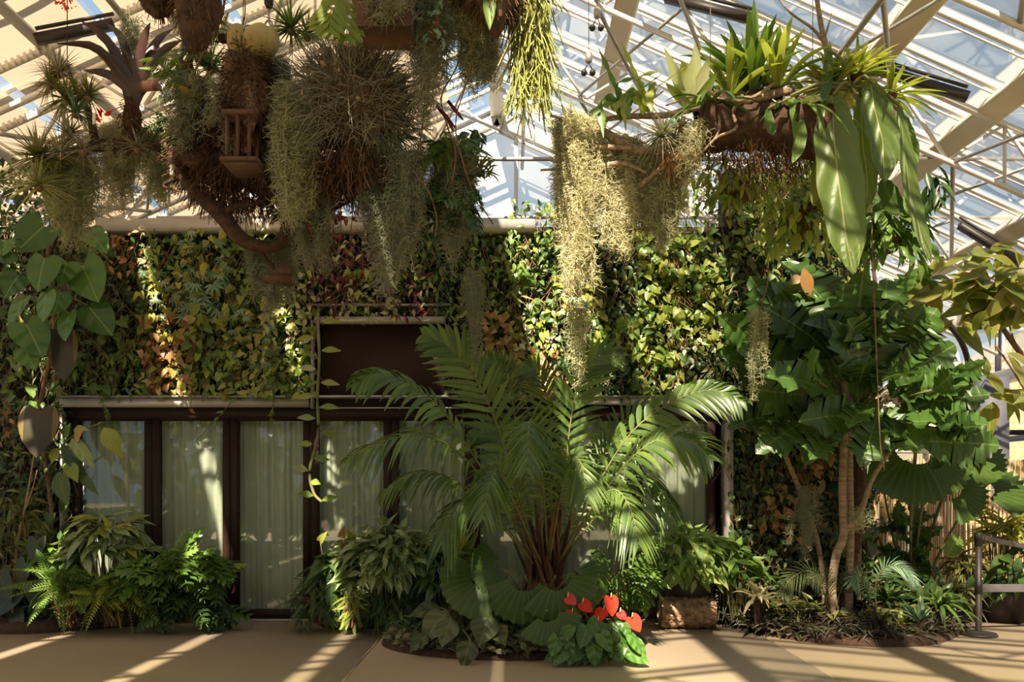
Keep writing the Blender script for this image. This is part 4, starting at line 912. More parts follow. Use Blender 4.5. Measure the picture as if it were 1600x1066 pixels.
for px, py, w_, lab in ((1225, 980, 0, 'left clump of dark purple-tinged lilyturf along the right bed rim'), (1265, 990, 0, 'second clump of dark lilyturf along the right bed rim'), (1308, 995, 0, 'third clump of dark lilyturf, before the ringed trunks'), (1345, 998, 0, 'right clump of dark lilyturf beside the purple strap-leaf clump')):
    x, Yv = at(px, py+6); broms(lab, px, py, Yv+.15, 150, .42, .022, 'purplegrass', (.3, 1.45), .75, 0, 'lilyturf', 'grass clump')
    x, Yv = at(px, py-14)
for px, py, lab in ((1245, 965, 'dark grassy tuft behind the lilyturf, left of the trunks'), (1300, 965, 'dark grassy tuft at the base of the ringed trunks'), (1200, 975, 'thin grassy tuft by the left corner of the right bed')):
    broms(lab, px, py, at(px, py)[1]+.1, 70, .36, .018, 'dark', (.4, 1.4), .6, 0, 'grass_tuft', 'grass clump')
def smallpalm(label, root, fr, m_, L=.26, lw=.02, dr=.35, n=22, name='small_palm'):
    r = thing(name, label, 'palm', root)
    for c, fc in fr:
        b, rb_ = B(), B(); frond(b, rb_, c, fc, L, lw, dr, n=n, start=.3, rr_=.007); o_ = b.build('frond', LM[m_], r); o2 = rb_.build('rachis', LM['stem'], r); o2.parent = o_
    return r
smallpalm('small feather palm fronds left of the ringed trunks', P(1300, 985, 8.2)*[1, 1, 0]+A3([0, 0, .08]), [([(1300, 975, 8.1), (1285, 920, 7.9), (1265, 893, 7.8), (1235, 905, 7.7), (1222, 930, 7.6)], (0, -1, .6)), ([(1300, 975, 8.1), (1295, 930, 7.9), (1285, 900, 7.7), (1262, 905, 7.5)], (0, -1, .4)), ([(1300, 975, 8.1), (1315, 920, 8.1), (1335, 900, 8.1), (1350, 920, 8.0)], (0, -1, .4))], 'greygreen', .24)
smallpalm('blue-green feather palm frond arching right of the ringed trunks', P(1370, 980, 8.2)*[1, 1, 0]+A3([0, 0, .08]), [([(1372, 975, 8.2), (1368, 915, 8.0), (1385, 885, 7.9), (1415, 890, 7.8), (1432, 915, 7.7)], (0, -.8, .8)), ([(1372, 975, 8.2), (1355, 925, 8.0), (1340, 900, 7.9), (1332, 915, 7.8)], (0, -1, .5))], 'blue', .2, .018)
def under(name, label, polypx, Yoff, n, Tn, L, ra, m_, zmax=.28):
    b = B(); c = bedpx(polypx); k = rng.integers(0, len(c), n); f_ = ru(.0, 1, n); q_ = np.stack([c[k, 0]+rn(n)*.06, c[k, 1]+.04+f_*Yoff, ru(.04, zmax, n)], -1)
    put(b, T[Tn], q_, nrm(rn(n, 3)*[1, .7, .35]+A3([0, -.35, .35])), nrm(rn(n, 3)*.4+A3([0, -.5, 1])), L*ru(.6, 1.2, n), L*ra); tag(b.build(name, LM[m_], None), label, 'undergrowth', kind='stuff')
under('undergrowth', 'dark low undergrowth along the right bed', [(1160, 968), (1200, 985), (1290, 998), (1400, 1000), (1470, 992), (1495, 972)], .9, 1500, 'lance', .17, .2, 'olive')
under('rim_planting', 'dark purple-green low tufts along the rim of the right bed', [(1158, 976), (1190, 993), (1285, 1006), (1400, 1010), (1475, 1001), (1508, 975)], .25, 1300, 'lance', .15, .14, 'purplegrass', .14)
under('undergrowth', 'dark low undergrowth along the foot of the left wall', [(-200, 980), (0, 984), (120, 978), (230, 970), (300, 966)], .6, 1300, 'lance', .15, .3, 'dark', .4)
under('undergrowth', 'dark low undergrowth beneath the shrubs before the middle doors', [(480, 966), (520, 978), (600, 976), (700, 970)], .5, 700, 'ovate', .09, .5, 'dark', .3)
# ringed trunks
trunkthing('ringed_trunk', 'pale ringed trunk forking in front of the right green wall', [P(1312, 985, 8.0)*[1, 1, 0]+A3([0, 0, .05]), P(1300, 930, 8.0), P(1306, 870, 8.0), P(1318, 835, 8.0), P(1316, 760, 8.0), P(1320, 660, 8.0), P(1322, 560, 8.0)], [.045, .042, .042, .040, .036, .03], 'palebark', 'trunk', 12, tw=[([P(1320, 830, 8.0), P(1345, 800, 7.95), P(1362, 750, 7.9), P(1395, 700, 7.8), P(1415, 670, 7.8)], .036)])
trunkthing('ringed_trunk', 'slim straight ringed trunk beside the forking one', [P(1326, 985, 8.15)*[1, 1, 0]+A3([0, 0, .05]), P(1327, 900, 8.15), P(1329, 830, 8.15), P(1327, 700, 8.15), P(1330, 560, 8.15)], [.042, .038, .036, .032], 'palebark', 'trunk', 12)
trunkthing('ringed_trunk', 'thin leaning trunk further left, crossed by a moss tuft', [P(1292, 965, 8.4)*[1, 1, 0]+A3([0, 0, .05]), P(1280, 860, 8.4), P(1255, 780, 8.4), P(1225, 705, 8.4), P(1212, 640, 8.4)], [.030, .026, .024, .02], 'palebark', 'trunk', 10)
b = B(); cw = P(1340, 975, 8.6); add_tube(b, [(cw[0], 8.55, .02), (cw[0], 8.55, P(1340, 600, 8.6)[2])], .018, 6); tag(b.build('stake', M['driftwood'], None, loc=(cw[0], 8.55, 0)), 'thin straight wooden stake right behind the ringed trunks', 'stake')
# grey stone pillar behind
b = B(); q0 = P(1343, 960, 9.3); add_tube(b, [(q0[0]+.12, 9.62, 0), (q0[0]+.14, 9.62, 3.2)], .16, 16); M['stone'] = solid('grey_plaster', [(.16, .13, .11), (.32, .28, .24)], .9, 6, bump=.5); tag(b.build('pillar', M['stone'], None, loc=(q0[0]+.12, 9.62, 0)), 'grey rough pillar behind the ringed trunks at the bamboo fence end', 'pillar')
# big ruffled shrub
r = thing('ruffled_philodendron', 'huge dark tree philodendron with ruffled lobed leaves filling the right side', 'plant', P(1320, 985, 8.3)*[1, 1, 0]+A3([0, 0, .08]))
s0 = B(); hub = P(1340, 640, 8.3); add_tube(s0, spline([A3(r.location), P(1335, 860, 8.35), P(1345, 740, 8.3), hub], 20), [.06]*20, 10); s0.build('stem', M['darkbark'], r)
RL = []
g_ = np.random.default_rng(21)
def rl(a, b1, c_, d, w_, Yv, m_='bigdark'): RL.append((a, b1, c_, d, w_, Yv, m_))
for a, b1, c_, d, w_, Yv in ((1330, 600, 1345, 425, 100, 7.7), (1300, 590, 1255, 440, 95, 7.8), (1360, 590, 1400, 440, 95, 7.8), (1340, 620, 1345, 510, 90, 7.3), (1300, 560, 1230, 470, 80, 7.6), (1290, 600, 1190, 530, 85, 7.7), (1280, 620, 1175, 610, 85, 7.8),
      (1380, 590, 1460, 480, 90, 7.8), (1390, 600, 1490, 540, 85, 7.7), (1400, 620, 1510, 590, 80, 7.6), (1420, 640, 1540, 600, 70, 7.5), (1410, 660, 1545, 650, 85, 7.4), (1440, 690, 1560, 690, 90, 7.4), (1290, 640, 1200, 680, 80, 7.7), (1310, 650, 1260, 720, 70, 7.5),
      (1370, 650, 1350, 720, 70, 7.4), (1350, 560, 1310, 480, 90, 7.5), (1320, 530, 1280, 400, 90, 8.0), (1400, 540, 1430, 420, 80, 8.1), (1260, 550, 1180, 450, 80, 8.1), (1240, 590, 1150, 560, 80, 8.1), (1230, 560, 1130, 500, 70, 8.2), (1380, 640, 1440, 700, 80, 7.6), (1300, 620, 1240, 560, 80, 7.2),
      (1340, 650, 1290, 640, 80, 7.2), (1370, 600, 1420, 560, 90, 7.2), (1270, 500, 1215, 440, 60, 8.1), (1420, 600, 1470, 620, 80, 7.8), (1330, 560, 1380, 470, 90, 7.5), (1250, 640, 1170, 640, 60, 8.0), (1460, 640, 1530, 560, 60, 7.8)):
    rl(a, b1, c_, d, w_, Yv)
for (a, b1, c_, d, w_, Yv, m_) in list(RL):
    jx, jy = g_.normal(size=2)*26; rl(a*.8+c_*.2+jx, b1*.8+d*.2+jy, (a*.45+c_*.55)+jx*1.3, (b1*.45+d*.55)+jy*1.3-8, w_*.7, Yv-.05+g_.normal()*.2)
RL = [(a, b1, c_, d, w_*.95, Yv, m_) for (a, b1, c_, d, w_, Yv, m_) in RL]
for i, (a, b1, c_, d, w_, Yv, m_) in enumerate(RL):
    p0, p1 = P(a, b1, Yv+.25), P(c_, d, Yv-.1); b, s_ = B(), B(); bigleaf(b, s_, hub, p0, p1, w_/F*Yv*.95, 'ruffle', (g_.normal()*.6, -1, .6+g_.normal()*.45), rs=.012, sag=.0)
    lf = b.build('leaf', LM[m_], r); s2 = s_.build('leaf_stalk', LM['stem'], r); s2.parent = lf
b, s_ = B(), B(); p0 = P(1255, 435, 8.0); bigleaf(b, s_, P(1270, 470, 8.3), p0+[0, 0, .1], p0+[.08, 0, -.22], .14, 'ovate', (0, -1, .2)); bigleaf(b, s_, P(1270, 470, 8.3), p0+[-.02, 0, .02], p0+[-.14, 0, -.05], .1, 'ovate', (0, -1, .2))
simple('dead_leaf', 'bright orange-brown dead leaf caught above the ruffled leaves', 'leaf', p0, [('blade', b, LM['copper']), ('stalk', s_, LM['brownstem'])])
b = B(); canopy(b, 'ovate', P(1388, 625, 7.9), (.14, .1, .2), 60, .07, .8, .2, .2); simple('lichened_bark', 'crusty white lichen patch on the stem among the ruffled leaves', 'lichen', P(1388, 660, 7.9), [('crust', b, leafmat('white_lichen', [(.6, .52, .46), (.8, .72, .64)], vein=0, side=0))])
# giant fan palm
r = thing('fan_palm', 'giant pleated fan palm in front of the bamboo fence', 'palm', P(1430, 965, 8.9)*[1, 1, 0]+A3([0, 0, .08])); root = A3(r.location)
for (px, py, Yv, R_, ax, nn) in ((1430, 695, 8.3, .66, (-.6, -.2, -.75), (-.2, -1, .25)), (1432, 700, 8.4, .56, (.25, -.2, -.95), (.1, -1, .2)), (1495, 708, 8.5, .50, (.8, -.3, -.2), (0, -.75, .7)), (1455, 712, 8.3, .46, (.7, -.2, -.6), (.1, -1, .3)), (1525, 765, 8.6, .52, (1, -.2, .12), (0, -.7, .75)), (1480, 760, 8.6, .45, (.85, -.2, -.35), (0, -.9, .4)), (1370, 700, 8.8, .6, (-.5, 0, .5), (-.1, -1, .3)), (1345, 760, 8.8, .40, (-1, -.2, -.05), (0, -.5, .9))):
    b, s_ = B(), B(); c_ = P(px, py, Yv); put(b, [fan(n=13, span=2.1, droop=.12, tooth=.07)], c_[None], A3([ax]), A3([nn]), R_, R_, rnd=rng.random()); add_tube(s_, spline([root, root*.5+c_*.5+[0, .1, .0], c_], 12), np.linspace(.02, .01, 12), 6)
    lf = b.build('fan_leaf', LM['fanleaf'], r, smooth=False); s2 = s_.build('leaf_stalk', LM['stem'], r); s2.parent = lf
shrub('dark_shrub', 'dark tall leafy mass under the fan palm against the fence', C_(1420, 860, 8.9), (.17, .2, .5), 34, 'ruffle', .36, .4, 'bigdark', low=-.8, droop=-.5, shell=.3)
shrub('dark_shrub', 'low dark shrub behind the right bed bromeliads', C_(1440, 945, 8.6), (.42, .25, .18), 70, 'lance', .30, .25, 'dark', low=-.3, droop=-.2)
shrub('dark_shrub', 'dark leafy mass behind the ringed trunks', C_(1350, 930, 8.7), (.40, .2, .40), 130, 'lance', .24, .25, 'dark', low=-.6, droop=-.1)
b, s_ = B(), B(); p0 = P(1478, 868, 8.6); bigleaf(b, s_, P(1450, 950, 8.7), p0, P(1502, 842, 8.5), .22, 'ruffle', (.2, -1, .3)); simple('single_leaf', 'single jagged green leaf standing before the bamboo fence', 'leaf', P(1450, 950, 8.7), [('blade', b, LM['green']), ('stalk', s_, LM['stem'])])
# shrubs behind the stanchion
x, Yv = at(1570, 972)
pr = thing('planter_pot', 'black planter tub behind the stanchion', 'pot', (x, Yv+.1, 0)); b = B(); add_lathe(b, [(.001, 0), (.24, 0), (.29, .34), (.30, .36), (.27, .36), (.001, .33)], (x, Yv+.1, 0), 32); b.build('body', M['black'], pr)
shrub('dracaena', 'yellow-green striped spiky shrub behind the stanchion belt', (x+.1, Yv+.15, .95), (.34, .3, .30), 110, 'strap', .30, .11, 'yellow', ground=(x, Yv+.1, .34), low=-.4, droop=-.1, shell=.2)
shrub('leafy_shrub', 'dark broad-leaved shrub below the striped spiky one', (x+.1, Yv-.12, .55), (.55, .24, .30), 46, 'ovate', .34, .34, 'dark', ground=(x, Yv+.05, .34), low=-.6, droop=.6)
shrub('leafy_shrub', 'small spiky shrub left of the stanchion before the fence', C_(1510, 890, 9.0), (.22, .2, .2), 50, 'strap', .3, .14, 'olive', low=-.3, droop=0)
# tree branch at the right edge
r = thing('tree_branch', 'yellow-green leafy tree branches entering from the right edge', 'tree', (6.3, 8.2, .0))
s_ = B(); tk = spline([(6.3, 8.2, 0), (6.35, 8.2, 1.6), P(1640, 620, 8.2), P(1600, 560, 8.2), P(1560, 500, 8.1), P(1545, 440, 8.1), P(1530, 400, 8.1)], 40); add_tube(s_, tk, np.linspace(.05, .010, 40), 8)
tw_ = [[P(1600, 560, 8.2), P(1580, 520, 8.0), P(1575, 470, 8.0)], [P(1625, 650, 8.2), P(1580, 575, 8.0), P(1555, 540, 7.9)], [P(1560, 500, 8.1), P(1520, 490, 7.9)], [P(1600, 610, 8.2), P(1565, 610, 7.9)], [P(1545, 440, 8.1), P(1500, 440, 7.9)]]
for q_ in tw_: add_tube(s_, spline(q_, 8), .010, 6)
s_.build('branch', LM['brownstem'], r)
LM['treeleaf'] = leafmat('ochre_edged_leaf', [(.12, .18, .03), (.22, .26, .05), (.34, .34, .08)], vein=.5, veincol=(.5, .45, .15), margin=(.42, .30, .09), side=7, trans=.5)
b = B()
for px, py, n, sp_ in ((1535, 425, 34, 45), (1500, 440, 16, 30), (1565, 450, 22, 40), (1520, 495, 8, 22), (1590, 480, 8, 26), (1548, 555, 3, 12), (1590, 610, 5, 24), (1560, 612, 3, 16)):
    c_ = P(px, py, 7.9); k_ = sp_/F*8; q_ = c_+rn(n, 3)*[k_*.7, .14, k_*.5]; l_ = ru(.26, .48, n)
    put(b, T['ovate'], q_, nrm(rn(n, 3)*[1, .4, .35]+A3([-.5, -.2, -.35])), nrm(rn(n, 3)*.35+A3([0, -.7, .8])), l_, l_*.4)
b.build('foliage', LM['treeleaf'], r)
# vanilla vine in front of the fourth door
r = thing('vanilla_vine', 'pale thick vine with alternate fleshy leaves hanging beside the dark panel', 'vine', P(497, 500, 8.3))
vq = spline([P(498, 480, 8.84), P(497, 505, 8.5), P(499, 560, 8.3), P(496, 620, 8.3), P(497, 680, 8.3), P(484, 735, 8.3), P(490, 770, 8.3), P(503, 785, 8.3)], 50)
s_ = B(); add_tube(s_, vq, .016, 8); s_.build('stem', LM['stem'], r)
for i, (a, b1, c_, d) in enumerate(((502, 503, 532, 502), (492, 528, 462, 530), (502, 548, 532, 547), (494, 577, 466, 574), (501, 598, 530, 600), (493, 618, 461, 622), (500, 636, 530, 637), (493, 654, 464, 652), (501, 676, 530, 680), (488, 694, 468, 694), (490, 716, 514, 718), (482, 736, 458, 728), (486, 752, 500, 756), (490, 775, 466, 770), (503, 782, 528, 776))):
    b = B(); bigleaf(b, None, None, P(a, b1, 8.28), P(c_, d, 8.2), .075, 'lance', (0, -1, .35), k=0, rnd=rng.random()); b.build('leaf', LM['cream'] if i % 4 == 3 else LM['lime'], r)
# ================================================================== hanging gardens
def moss(label, px0, px1, py0, py1, Yv, m_='moss', ns=None, th=.16, taper=.45, fl=.055, name='spanish_moss', nf=None, parts_top=None):
    """beard of moss: strands hung between px0..px1 at py0, tips reaching py1"""
    k = Yv/F; w_ = (px1-px0)*k; H = (py1-py0)*k; top = P((px0+px1)/2, py0, Yv); r = thing(name, label, 'moss', top)
    ns = ns or max(6, int(w_*150)); u = ru(-.5, .5, ns); ln = H*np.clip((1-taper*np.abs(u*2)**1.6)*ru(.45, 1.0, ns), .15, 1)
    dp = rn(ns)*th*.4; K = 9; s = np.linspace(0, 1, K); C_ = np.zeros((ns, K, 3))
    x = u[:, None]*w_*(1-.25*s[None])+np.cumsum(rn(ns, K)*.012, 1); C_[..., 0] = top[0]+x; C_[..., 1] = top[1]+dp[:, None]+np.cumsum(rn(ns, K)*.012, 1); C_[..., 2] = top[2]-ln[:, None]*s+rng.random((ns, 1))*.05
    b = B(); b.add(*tubes(C_, .0025, 3)); b.build('strand', LM[m_], r)
    tot = int(min(14000, ln.sum()/.0045)) if nf is None else nf; pr_ = ln/ln.sum(); si = rng.choice(ns, tot, p=pr_); t_ = rng.random(tot)*(K-1.001); i0 = t_.astype(int); f = (t_-i0)[:, None]
    fl = fl if w_ > .12 else fl*.55; p_ = C_[si, i0]*(1-f)+C_[si, i0+1]*f+rn(tot, 3)*.016; d = nrm(rn(tot, 3)*[1, .8, .8]+A3([0, 0, -.55])); L_ = fl*ru(.5, 1.3, tot); cur = rn(tot, 1, 3)*.35
    q_ = p_[:, None]+d[:, None]*L_[:, None, None]*np.linspace(0, 1, 4)[None, :, None]; q_ = q_+cur*L_[:, None, None]*(np.array([0, .5, .6, 0])[None, :, None])
    b = B(); b.add(*tubes(q_, np.array([.0022, .0022, .0018, .0008])[None], 3, rnd=np.clip(rng.random(ns)[si]*.6+rng.random(tot)*.4, 0, 1)), mi=0); stuffset(b.build('fibres', LM[m_], r)); return r
def tilly(name, label, c, n, L, W=.008, m_='silver', elev=(-.5, 1.4), g=.25, cat='air plant', body=True, up=None):
    r = thing(name, label, cat, c); b = B(); rosette(b, A3(c), n, L, W, elev, g, K=6, shape=[1, .9, .7, .5, .3, .05], fold=.3); b.build('leaves', LM[m_], r)
    if body: s_ = B(); add_blob(s_, A3(c)-[0, 0, .02], .03, 6, .1); s_.build('root_ball', LM['brownstem'], r)
    return r
def cable(p0, ztop, b=None, r_=.004):
    b = b or B(); add_tube(b, [p0, (p0[0], p0[1], ztop)], r_, 5); return b

# --- the spiky grey ball
bc = P(553, 165, 6.0); br_ = .50; r = thing('air_plant_ball', 'big hanging ball of spiky silver-grey air plants', 'air plant', bc)
b = B(); add_blob(b, bc, br_*.62, 16, .15, seed=2); b.build('core', M['fibre'], r)
b = B(); n = 3400; u = unit(n*2); u = u[u[:, 2] > -.85][:n]; n = len(u); p_ = bc+u*br_*ru(.45, .78, n)[:, None]*[1.05, 1, 1]; d = nrm(u+rn(n, 3)*.62+A3([0, 0, .15])); cv = arch(p_, d, ru(.14, .30, n), ru(-.1, .5, n), 5)
b.add(*tubes(cv, np.array([.0045, .004, .0032, .0022, .0008])[None], 3)); b.build('spiky_leaf', LM['silver'], r).__setitem__('kind', 'stuff')
podm = leafmat('tan_seed_pod', [(.45, .28, .16), (.62, .44, .28)], vein=0, side=0)
for u in nrm(rn(22, 3)*[1, .7, 1]+A3([0, -.9, 0])): b = B(); put(b, T['ovate'], (bc+u*br_*.9)[None], nrm(rn(1, 3)+A3([0, -.3, -.3])), unit(1), .06, .03); b.build('seed_pod', podm, r)
cable(bc+[0, 0, .3], rz(bc[0], .3)).build('hanging_wire', M['black'], r)
# brown beard of roots under it
b = B(); n = 1500; a = ru(0, 2*PI, n); q0 = bc+np.stack([np.cos(a)*ru(0, .42, n), np.sin(a)*ru(0, .3, n), ru(-.52, -.36, n)], -1)*[.85, 1, 1]; cv = arch(q0, nrm(rn(n, 3)*[.4, .4, .2]+A3([0, 0, -1])), ru(.08, .28, n), .1, 5); b.add(*tubes(cv+rn(n, 5, 3)*.008, .0026, 3)); tag(b.build('root_beard', M['fibre'], None, loc=bc-A3([0, 0, .4])), 'brown beard of dead roots under the spiky grey ball', 'roots', kind='stuff')

# --- moss beards
MO = [
 ('pale green moss beard falling left of the spiky grey ball', 425, 500, 150, 385, 5.9, 'moss'),
 ('dull green moss veil behind the left beard, beside the wooden slat basket', 400, 450, 100, 300, 6.1, 'mossdark'),
 ('long grey moss curtain hanging straight under the spiky ball', 560, 660, 250, 475, 6.0, 'mossdark'),
 ('wide olive moss veil dropping from the top edge right of the ball', 632, 705, -60, 205, 5.7, 'mossdark'),
 ('yellow-tinged moss veil beside the red-podded stems', 690, 775, -60, 150, 5.8, 'moss'),
 ('soft grey-green moss beard below the right fern cluster', 676, 742, 240, 425, 6.2, 'mossdark'),
 ('big sunlit tan moss beard on the left end of the log planter', 868, 935, 190, 495, 6.2, 'mosslight'),
 ('second sunlit moss beard close right of the biggest one', 925, 1000, 225, 425, 6.3, 'mosslight'),
 ('shaded moss beard hanging under the middle of the log planter', 990, 1075, 245, 410, 6.3, 'moss'),
 ('short sunlit moss tuft right of the grey air plant on the log', 1055, 1092, 205, 290, 6.1, 'mosslight'),
 ('bright moss beard hanging below the dark red bromeliad', 155, 210, 205, 350, 6.6, 'mosslight'),
 ('drab moss beard at the far left over the heart leaves', 75, 148, 255, 400, 6.5, 'moss'),
 ('pale moss beard right of the bromeliad branch', 225, 270, 215, 335, 6.6, 'moss'),
 ('thin moss streak over the left driftwood arm', 278, 318, 130, 260, 6.1, 'mossdark'),
 ('thin moss lock in front of the slat basket', 335, 362, 140, 260, 5.9, 'mossdark'),
 ('moss tuft hanging from the little pot at the driftwood tip', 395, 455, 395, 500, 6.6, 'mossdark'),
 ('thin brown moss veil left of the long grey curtain', 455, 520, 300, 430, 6.2, 'mossdark'),
 ('slender moss wisp dangling over the dark panel corner', 728, 756, 425, 600, 7.0, 'mossdark'),
 ('slender moss tail below the biggest sunlit beard', 890, 920, 480, 610, 6.6, 'moss'),
 ('twisted moss string left of the ruffled leaves', 1176, 1196, 490, 655, 7.2, 'moss'),
 ('grey moss tuft on the thin leaning trunk', 1246, 1276, 765, 885, 8.2, 'mossdark'),
 ('small pale moss tuft under the trunk fork', 1337, 1350, 800, 850, 7.8, 'moss'),
 ('moss clinging to the dark red bromeliad top', 190, 215, 30, 130, 6.4, 'mossdark'),
 ('narrow hanging moss sleeve in front of the bright gable', 730, 768, 60, 160, 5.9, 'mossdark'),
]
for lb, a, b1, c_, d, Yv, m_ in MO: moss(lb, a, b1, c_, d, Yv, m_, ns=max(8, int((b1-a)*Yv/F*230)) if b1-a > 30 else 10, fl=.068)
# --- yellow-green mistletoe cactus
r = thing('mistletoe_cactus', 'yellow-green stringy cactus hanging bright in sun at the top centre', 'cactus', P(825, 10, 5.6)); b = B(); n = 420; q0 = np.stack([ru(P(800, 0, 5.6)[0], P(858, 0, 5.6)[0], n), 5.6+rn(n)*.06, ru(P(0, 120, 5.6)[2], P(0, -60, 5.6)[2], n)], -1)
cv = arch(q0, nrm(rn(n, 3)*[.35, .3, .1]+A3([0, 0, -1])), ru(.15, .42, n), .1, 6); cv[:, 2:4] += rn(n, 1, 3)*.012; b.add(*tubes(cv, .0042, 4)); b.build('stem', LM['rhip'], r)
b = B(); add_blob(b, P(815, -45, 5.6), (.18, .15, .12), 10); b.build('root_ball', M['fibre'], r)

# --- baskets cut by the top edge
def fibrebasket(label, pxa, pxb, pyb, Yv, shape='round', m_='darkbark', name='hanging_basket'):
    c_ = P((pxa+pxb)/2, pyb, Yv); R_ = (pxb-pxa)/2*Yv/F; r = thing(name, label, 'basket', c_+A3([0, 0, .6])); b = B()
    if shape == 'round': add_blob(b, c_+[0, 0, .42], (R_, R_*.8, .42), 16, .16, seed=int(pxa))
    elif shape == 'cone': add_lathe(b, [(.001, 0), (R_*.16, .01), (R_*.5, .14), (R_*.85, .26), (R_, .45), (R_*.9, .47), (.001, .44)], c_, 20)
    b.build('basket_body', M[m_], r); f = B(); n = 500; u = unit(n); q0 = c_+A3([0, 0, .42 if shape == 'round' else .3])+u*A3([R_, R_*.8, .40 if shape == 'round' else .2])*.95
    f.add(*tubes(arch(q0, nrm(u+rn(n, 3)*.4+A3([0, 0, -.6])), ru(.03, .09, n), .3, 4), .0025, 3)); f.build('coir_fibre', M['fibre'], r).__setitem__('kind', 'stuff')
    w_ = B()
    for a in (0, 2.1, 4.2): add_tube(w_, [c_+[R_*.8*math.cos(a), R_*.6*math.sin(a), .5], c_+[0, 0, 1.2]], .004, 5)
    add_tube(w_, [c_+[0, 0, 1.2], (c_[0], c_[1], rz(c_[0], .3))], .004, 5); w_.build('hanging_wire', M['black'], r); return r
fibrebasket('dark brown fibre basket cut by the top edge at left', 272, 345, 78, 5.2)
fibrebasket('smaller shaggy brown basket beside the dark one at the top edge', 212, 285, 28, 5.3)
fibrebasket('dark cone basket at the top edge right of centre', 735, 812, 60, 5.4, 'cone')
fibrebasket('second dark cone basket close behind, above the moss sleeve', 700, 770, 22, 5.6, 'cone')
# wooden trough at the top centre
c_ = P(600, 60, 5.5); r = thing('wooden_trough', 'wooden slat trough at the top edge above the spiky ball', 'planter', c_); b = B(); hw = 46*5.5/F
b.add([(c_[0]-hw*.75, 5.35, c_[2]), (c_[0]+hw, 5.35, c_[2]), (c_[0]+hw, 5.65, c_[2]), (c_[0]-hw*.75, 5.65, c_[2]), (c_[0]-hw, 5.3, c_[2]+.4), (c_[0]+hw*1.1, 5.3, c_[2]+.4), (c_[0]+hw*1.1, 5.7, c_[2]+.4), (c_[0]-hw, 5.7, c_[2]+.4)], [[0, 1, 2, 3], [0, 1, 5, 4], [1, 2, 6, 5], [2, 3, 7, 6], [3, 0, 4, 7]]); b.build('trough_body', M['wood'], r, smooth=False)
w_ = B(); cable(c_+[0, 0, .3], rz(c_[0], .3), w_); w_.build('hanging_wire', M['black'], r)
moss('moss mat covering the front of the wooden trough', 562, 642, -30, 52, 5.25, 'mossdark', ns=34)
# swivel hook
c_ = P(420, 55, 5.9); r = thing('swivel_hook', 'black and white swivel hook above the yellow shield fern', 'hook', c_)
b = B(); zt = rz(c_[0], .3); add_lathe(b, [(.001, .19), (.02, .20), (.033, .23), (.036, .30), (.036, .315)], c_, 20); add_lathe(b, [(.036, .345), (.036, .55), (.02, .57), (.001, .58)], c_, 20); b.build('swivel_body', M['black'], r)
b = B(); add_lathe(b, [(.0365, .315), (.0365, .345)], c_, 20); b.build('white_band', M['steel'], r)
b = B(); add_tube(b, [c_+[0, 0, .58], (c_[0], c_[1], zt)], .006, 6); add_tube(b, [c_+[.0, 0, .20], c_+[0, 0, .1], c_+[.02, 0, .06], c_+[0, 0, .01]], .009, 6); a = np.linspace(0, 2*PI, 17); add_tube(b, np.stack([c_[0]+.028*np.cos(a), c_[1]+0*a, c_[2]+.07+.04*np.sin(a)], -1), .007, 6, cap=False); b.build('shackle', M['galv'], r)
# yellow shield fern on its fibrous post
c_ = P(392, 75, 5.9); r = thing('staghorn_fern', 'yellowish shield fern over a shaggy brown fibre mount', 'fern', c_)
for dx, dy, w_, h_, rot in ((-.075, 0, .17, .27, -.15), (.055, -.02, .22, .24, .25), (.12, .03, .16, .22, .6)):
    b = B(); n = 12; th = np.linspace(0, PI*.9, n); ph = np.linspace(-1.5, 1.5, n); V = [(c_[0]+dx+w_*.55*math.sin(p_)*math.sin(max(t_, .02)), c_[1]+dy-.13*math.cos(p_)*math.sin(max(t_, .02)), c_[2]+.02+h_*.55*math.cos(t_)+rot*w_*.4*math.sin(p_)) for t_ in th for p_ in ph]; b.add(V, grid_faces(n, n)); b.build('shield_frond', LM['shield'], r)
b = B(); add_blob(b, P(388, 140, 5.9), (.15, .14, .36), 26, .4, seed=8); b.build('fibre_mount', M['bark'], r)
b = B(); n = 1500; u = unit(n); q0 = P(388, 140, 5.9)+u*[.15, .14, .36]; b.add(*tubes(arch(q0, nrm(u+rn(n, 3)*.5+A3([0, 0, -.5])), ru(.04, .12, n), .3, 4), .003, 3)); b.build('root_hair', M['fibre'], r).__setitem__('kind', 'stuff')
# slatted basket with flat base
c_ = P(383, 262, 5.8); r = thing('slat_basket', 'dark wooden slat basket with flat tray base hanging at left centre', 'basket', c_)
b = B(); add_box(b, c_+[-.10, -.12, -.03], c_+[.12, .12, 0]); add_box(b, c_+[-.135, -.14, 0], c_+[.13, .14, .025]); b.build('tray', M['wood'], r, smooth=False)
for dx, dy in ((-.10, -.09), (.06, -.09), (-.10, .09), (.06, .09), (-.02, -.1)):
    b = B(); add_tube(b, [c_+[dx, dy, .02], c_+[dx, dy, .36]], .014, 8); b.build('rod', M['wood'], r)
b = B(); add_box(b, c_+[-.13, -.12, .34], c_+[.10, .12, .37]); b.build('top_slat', M['wood'], r, smooth=False)
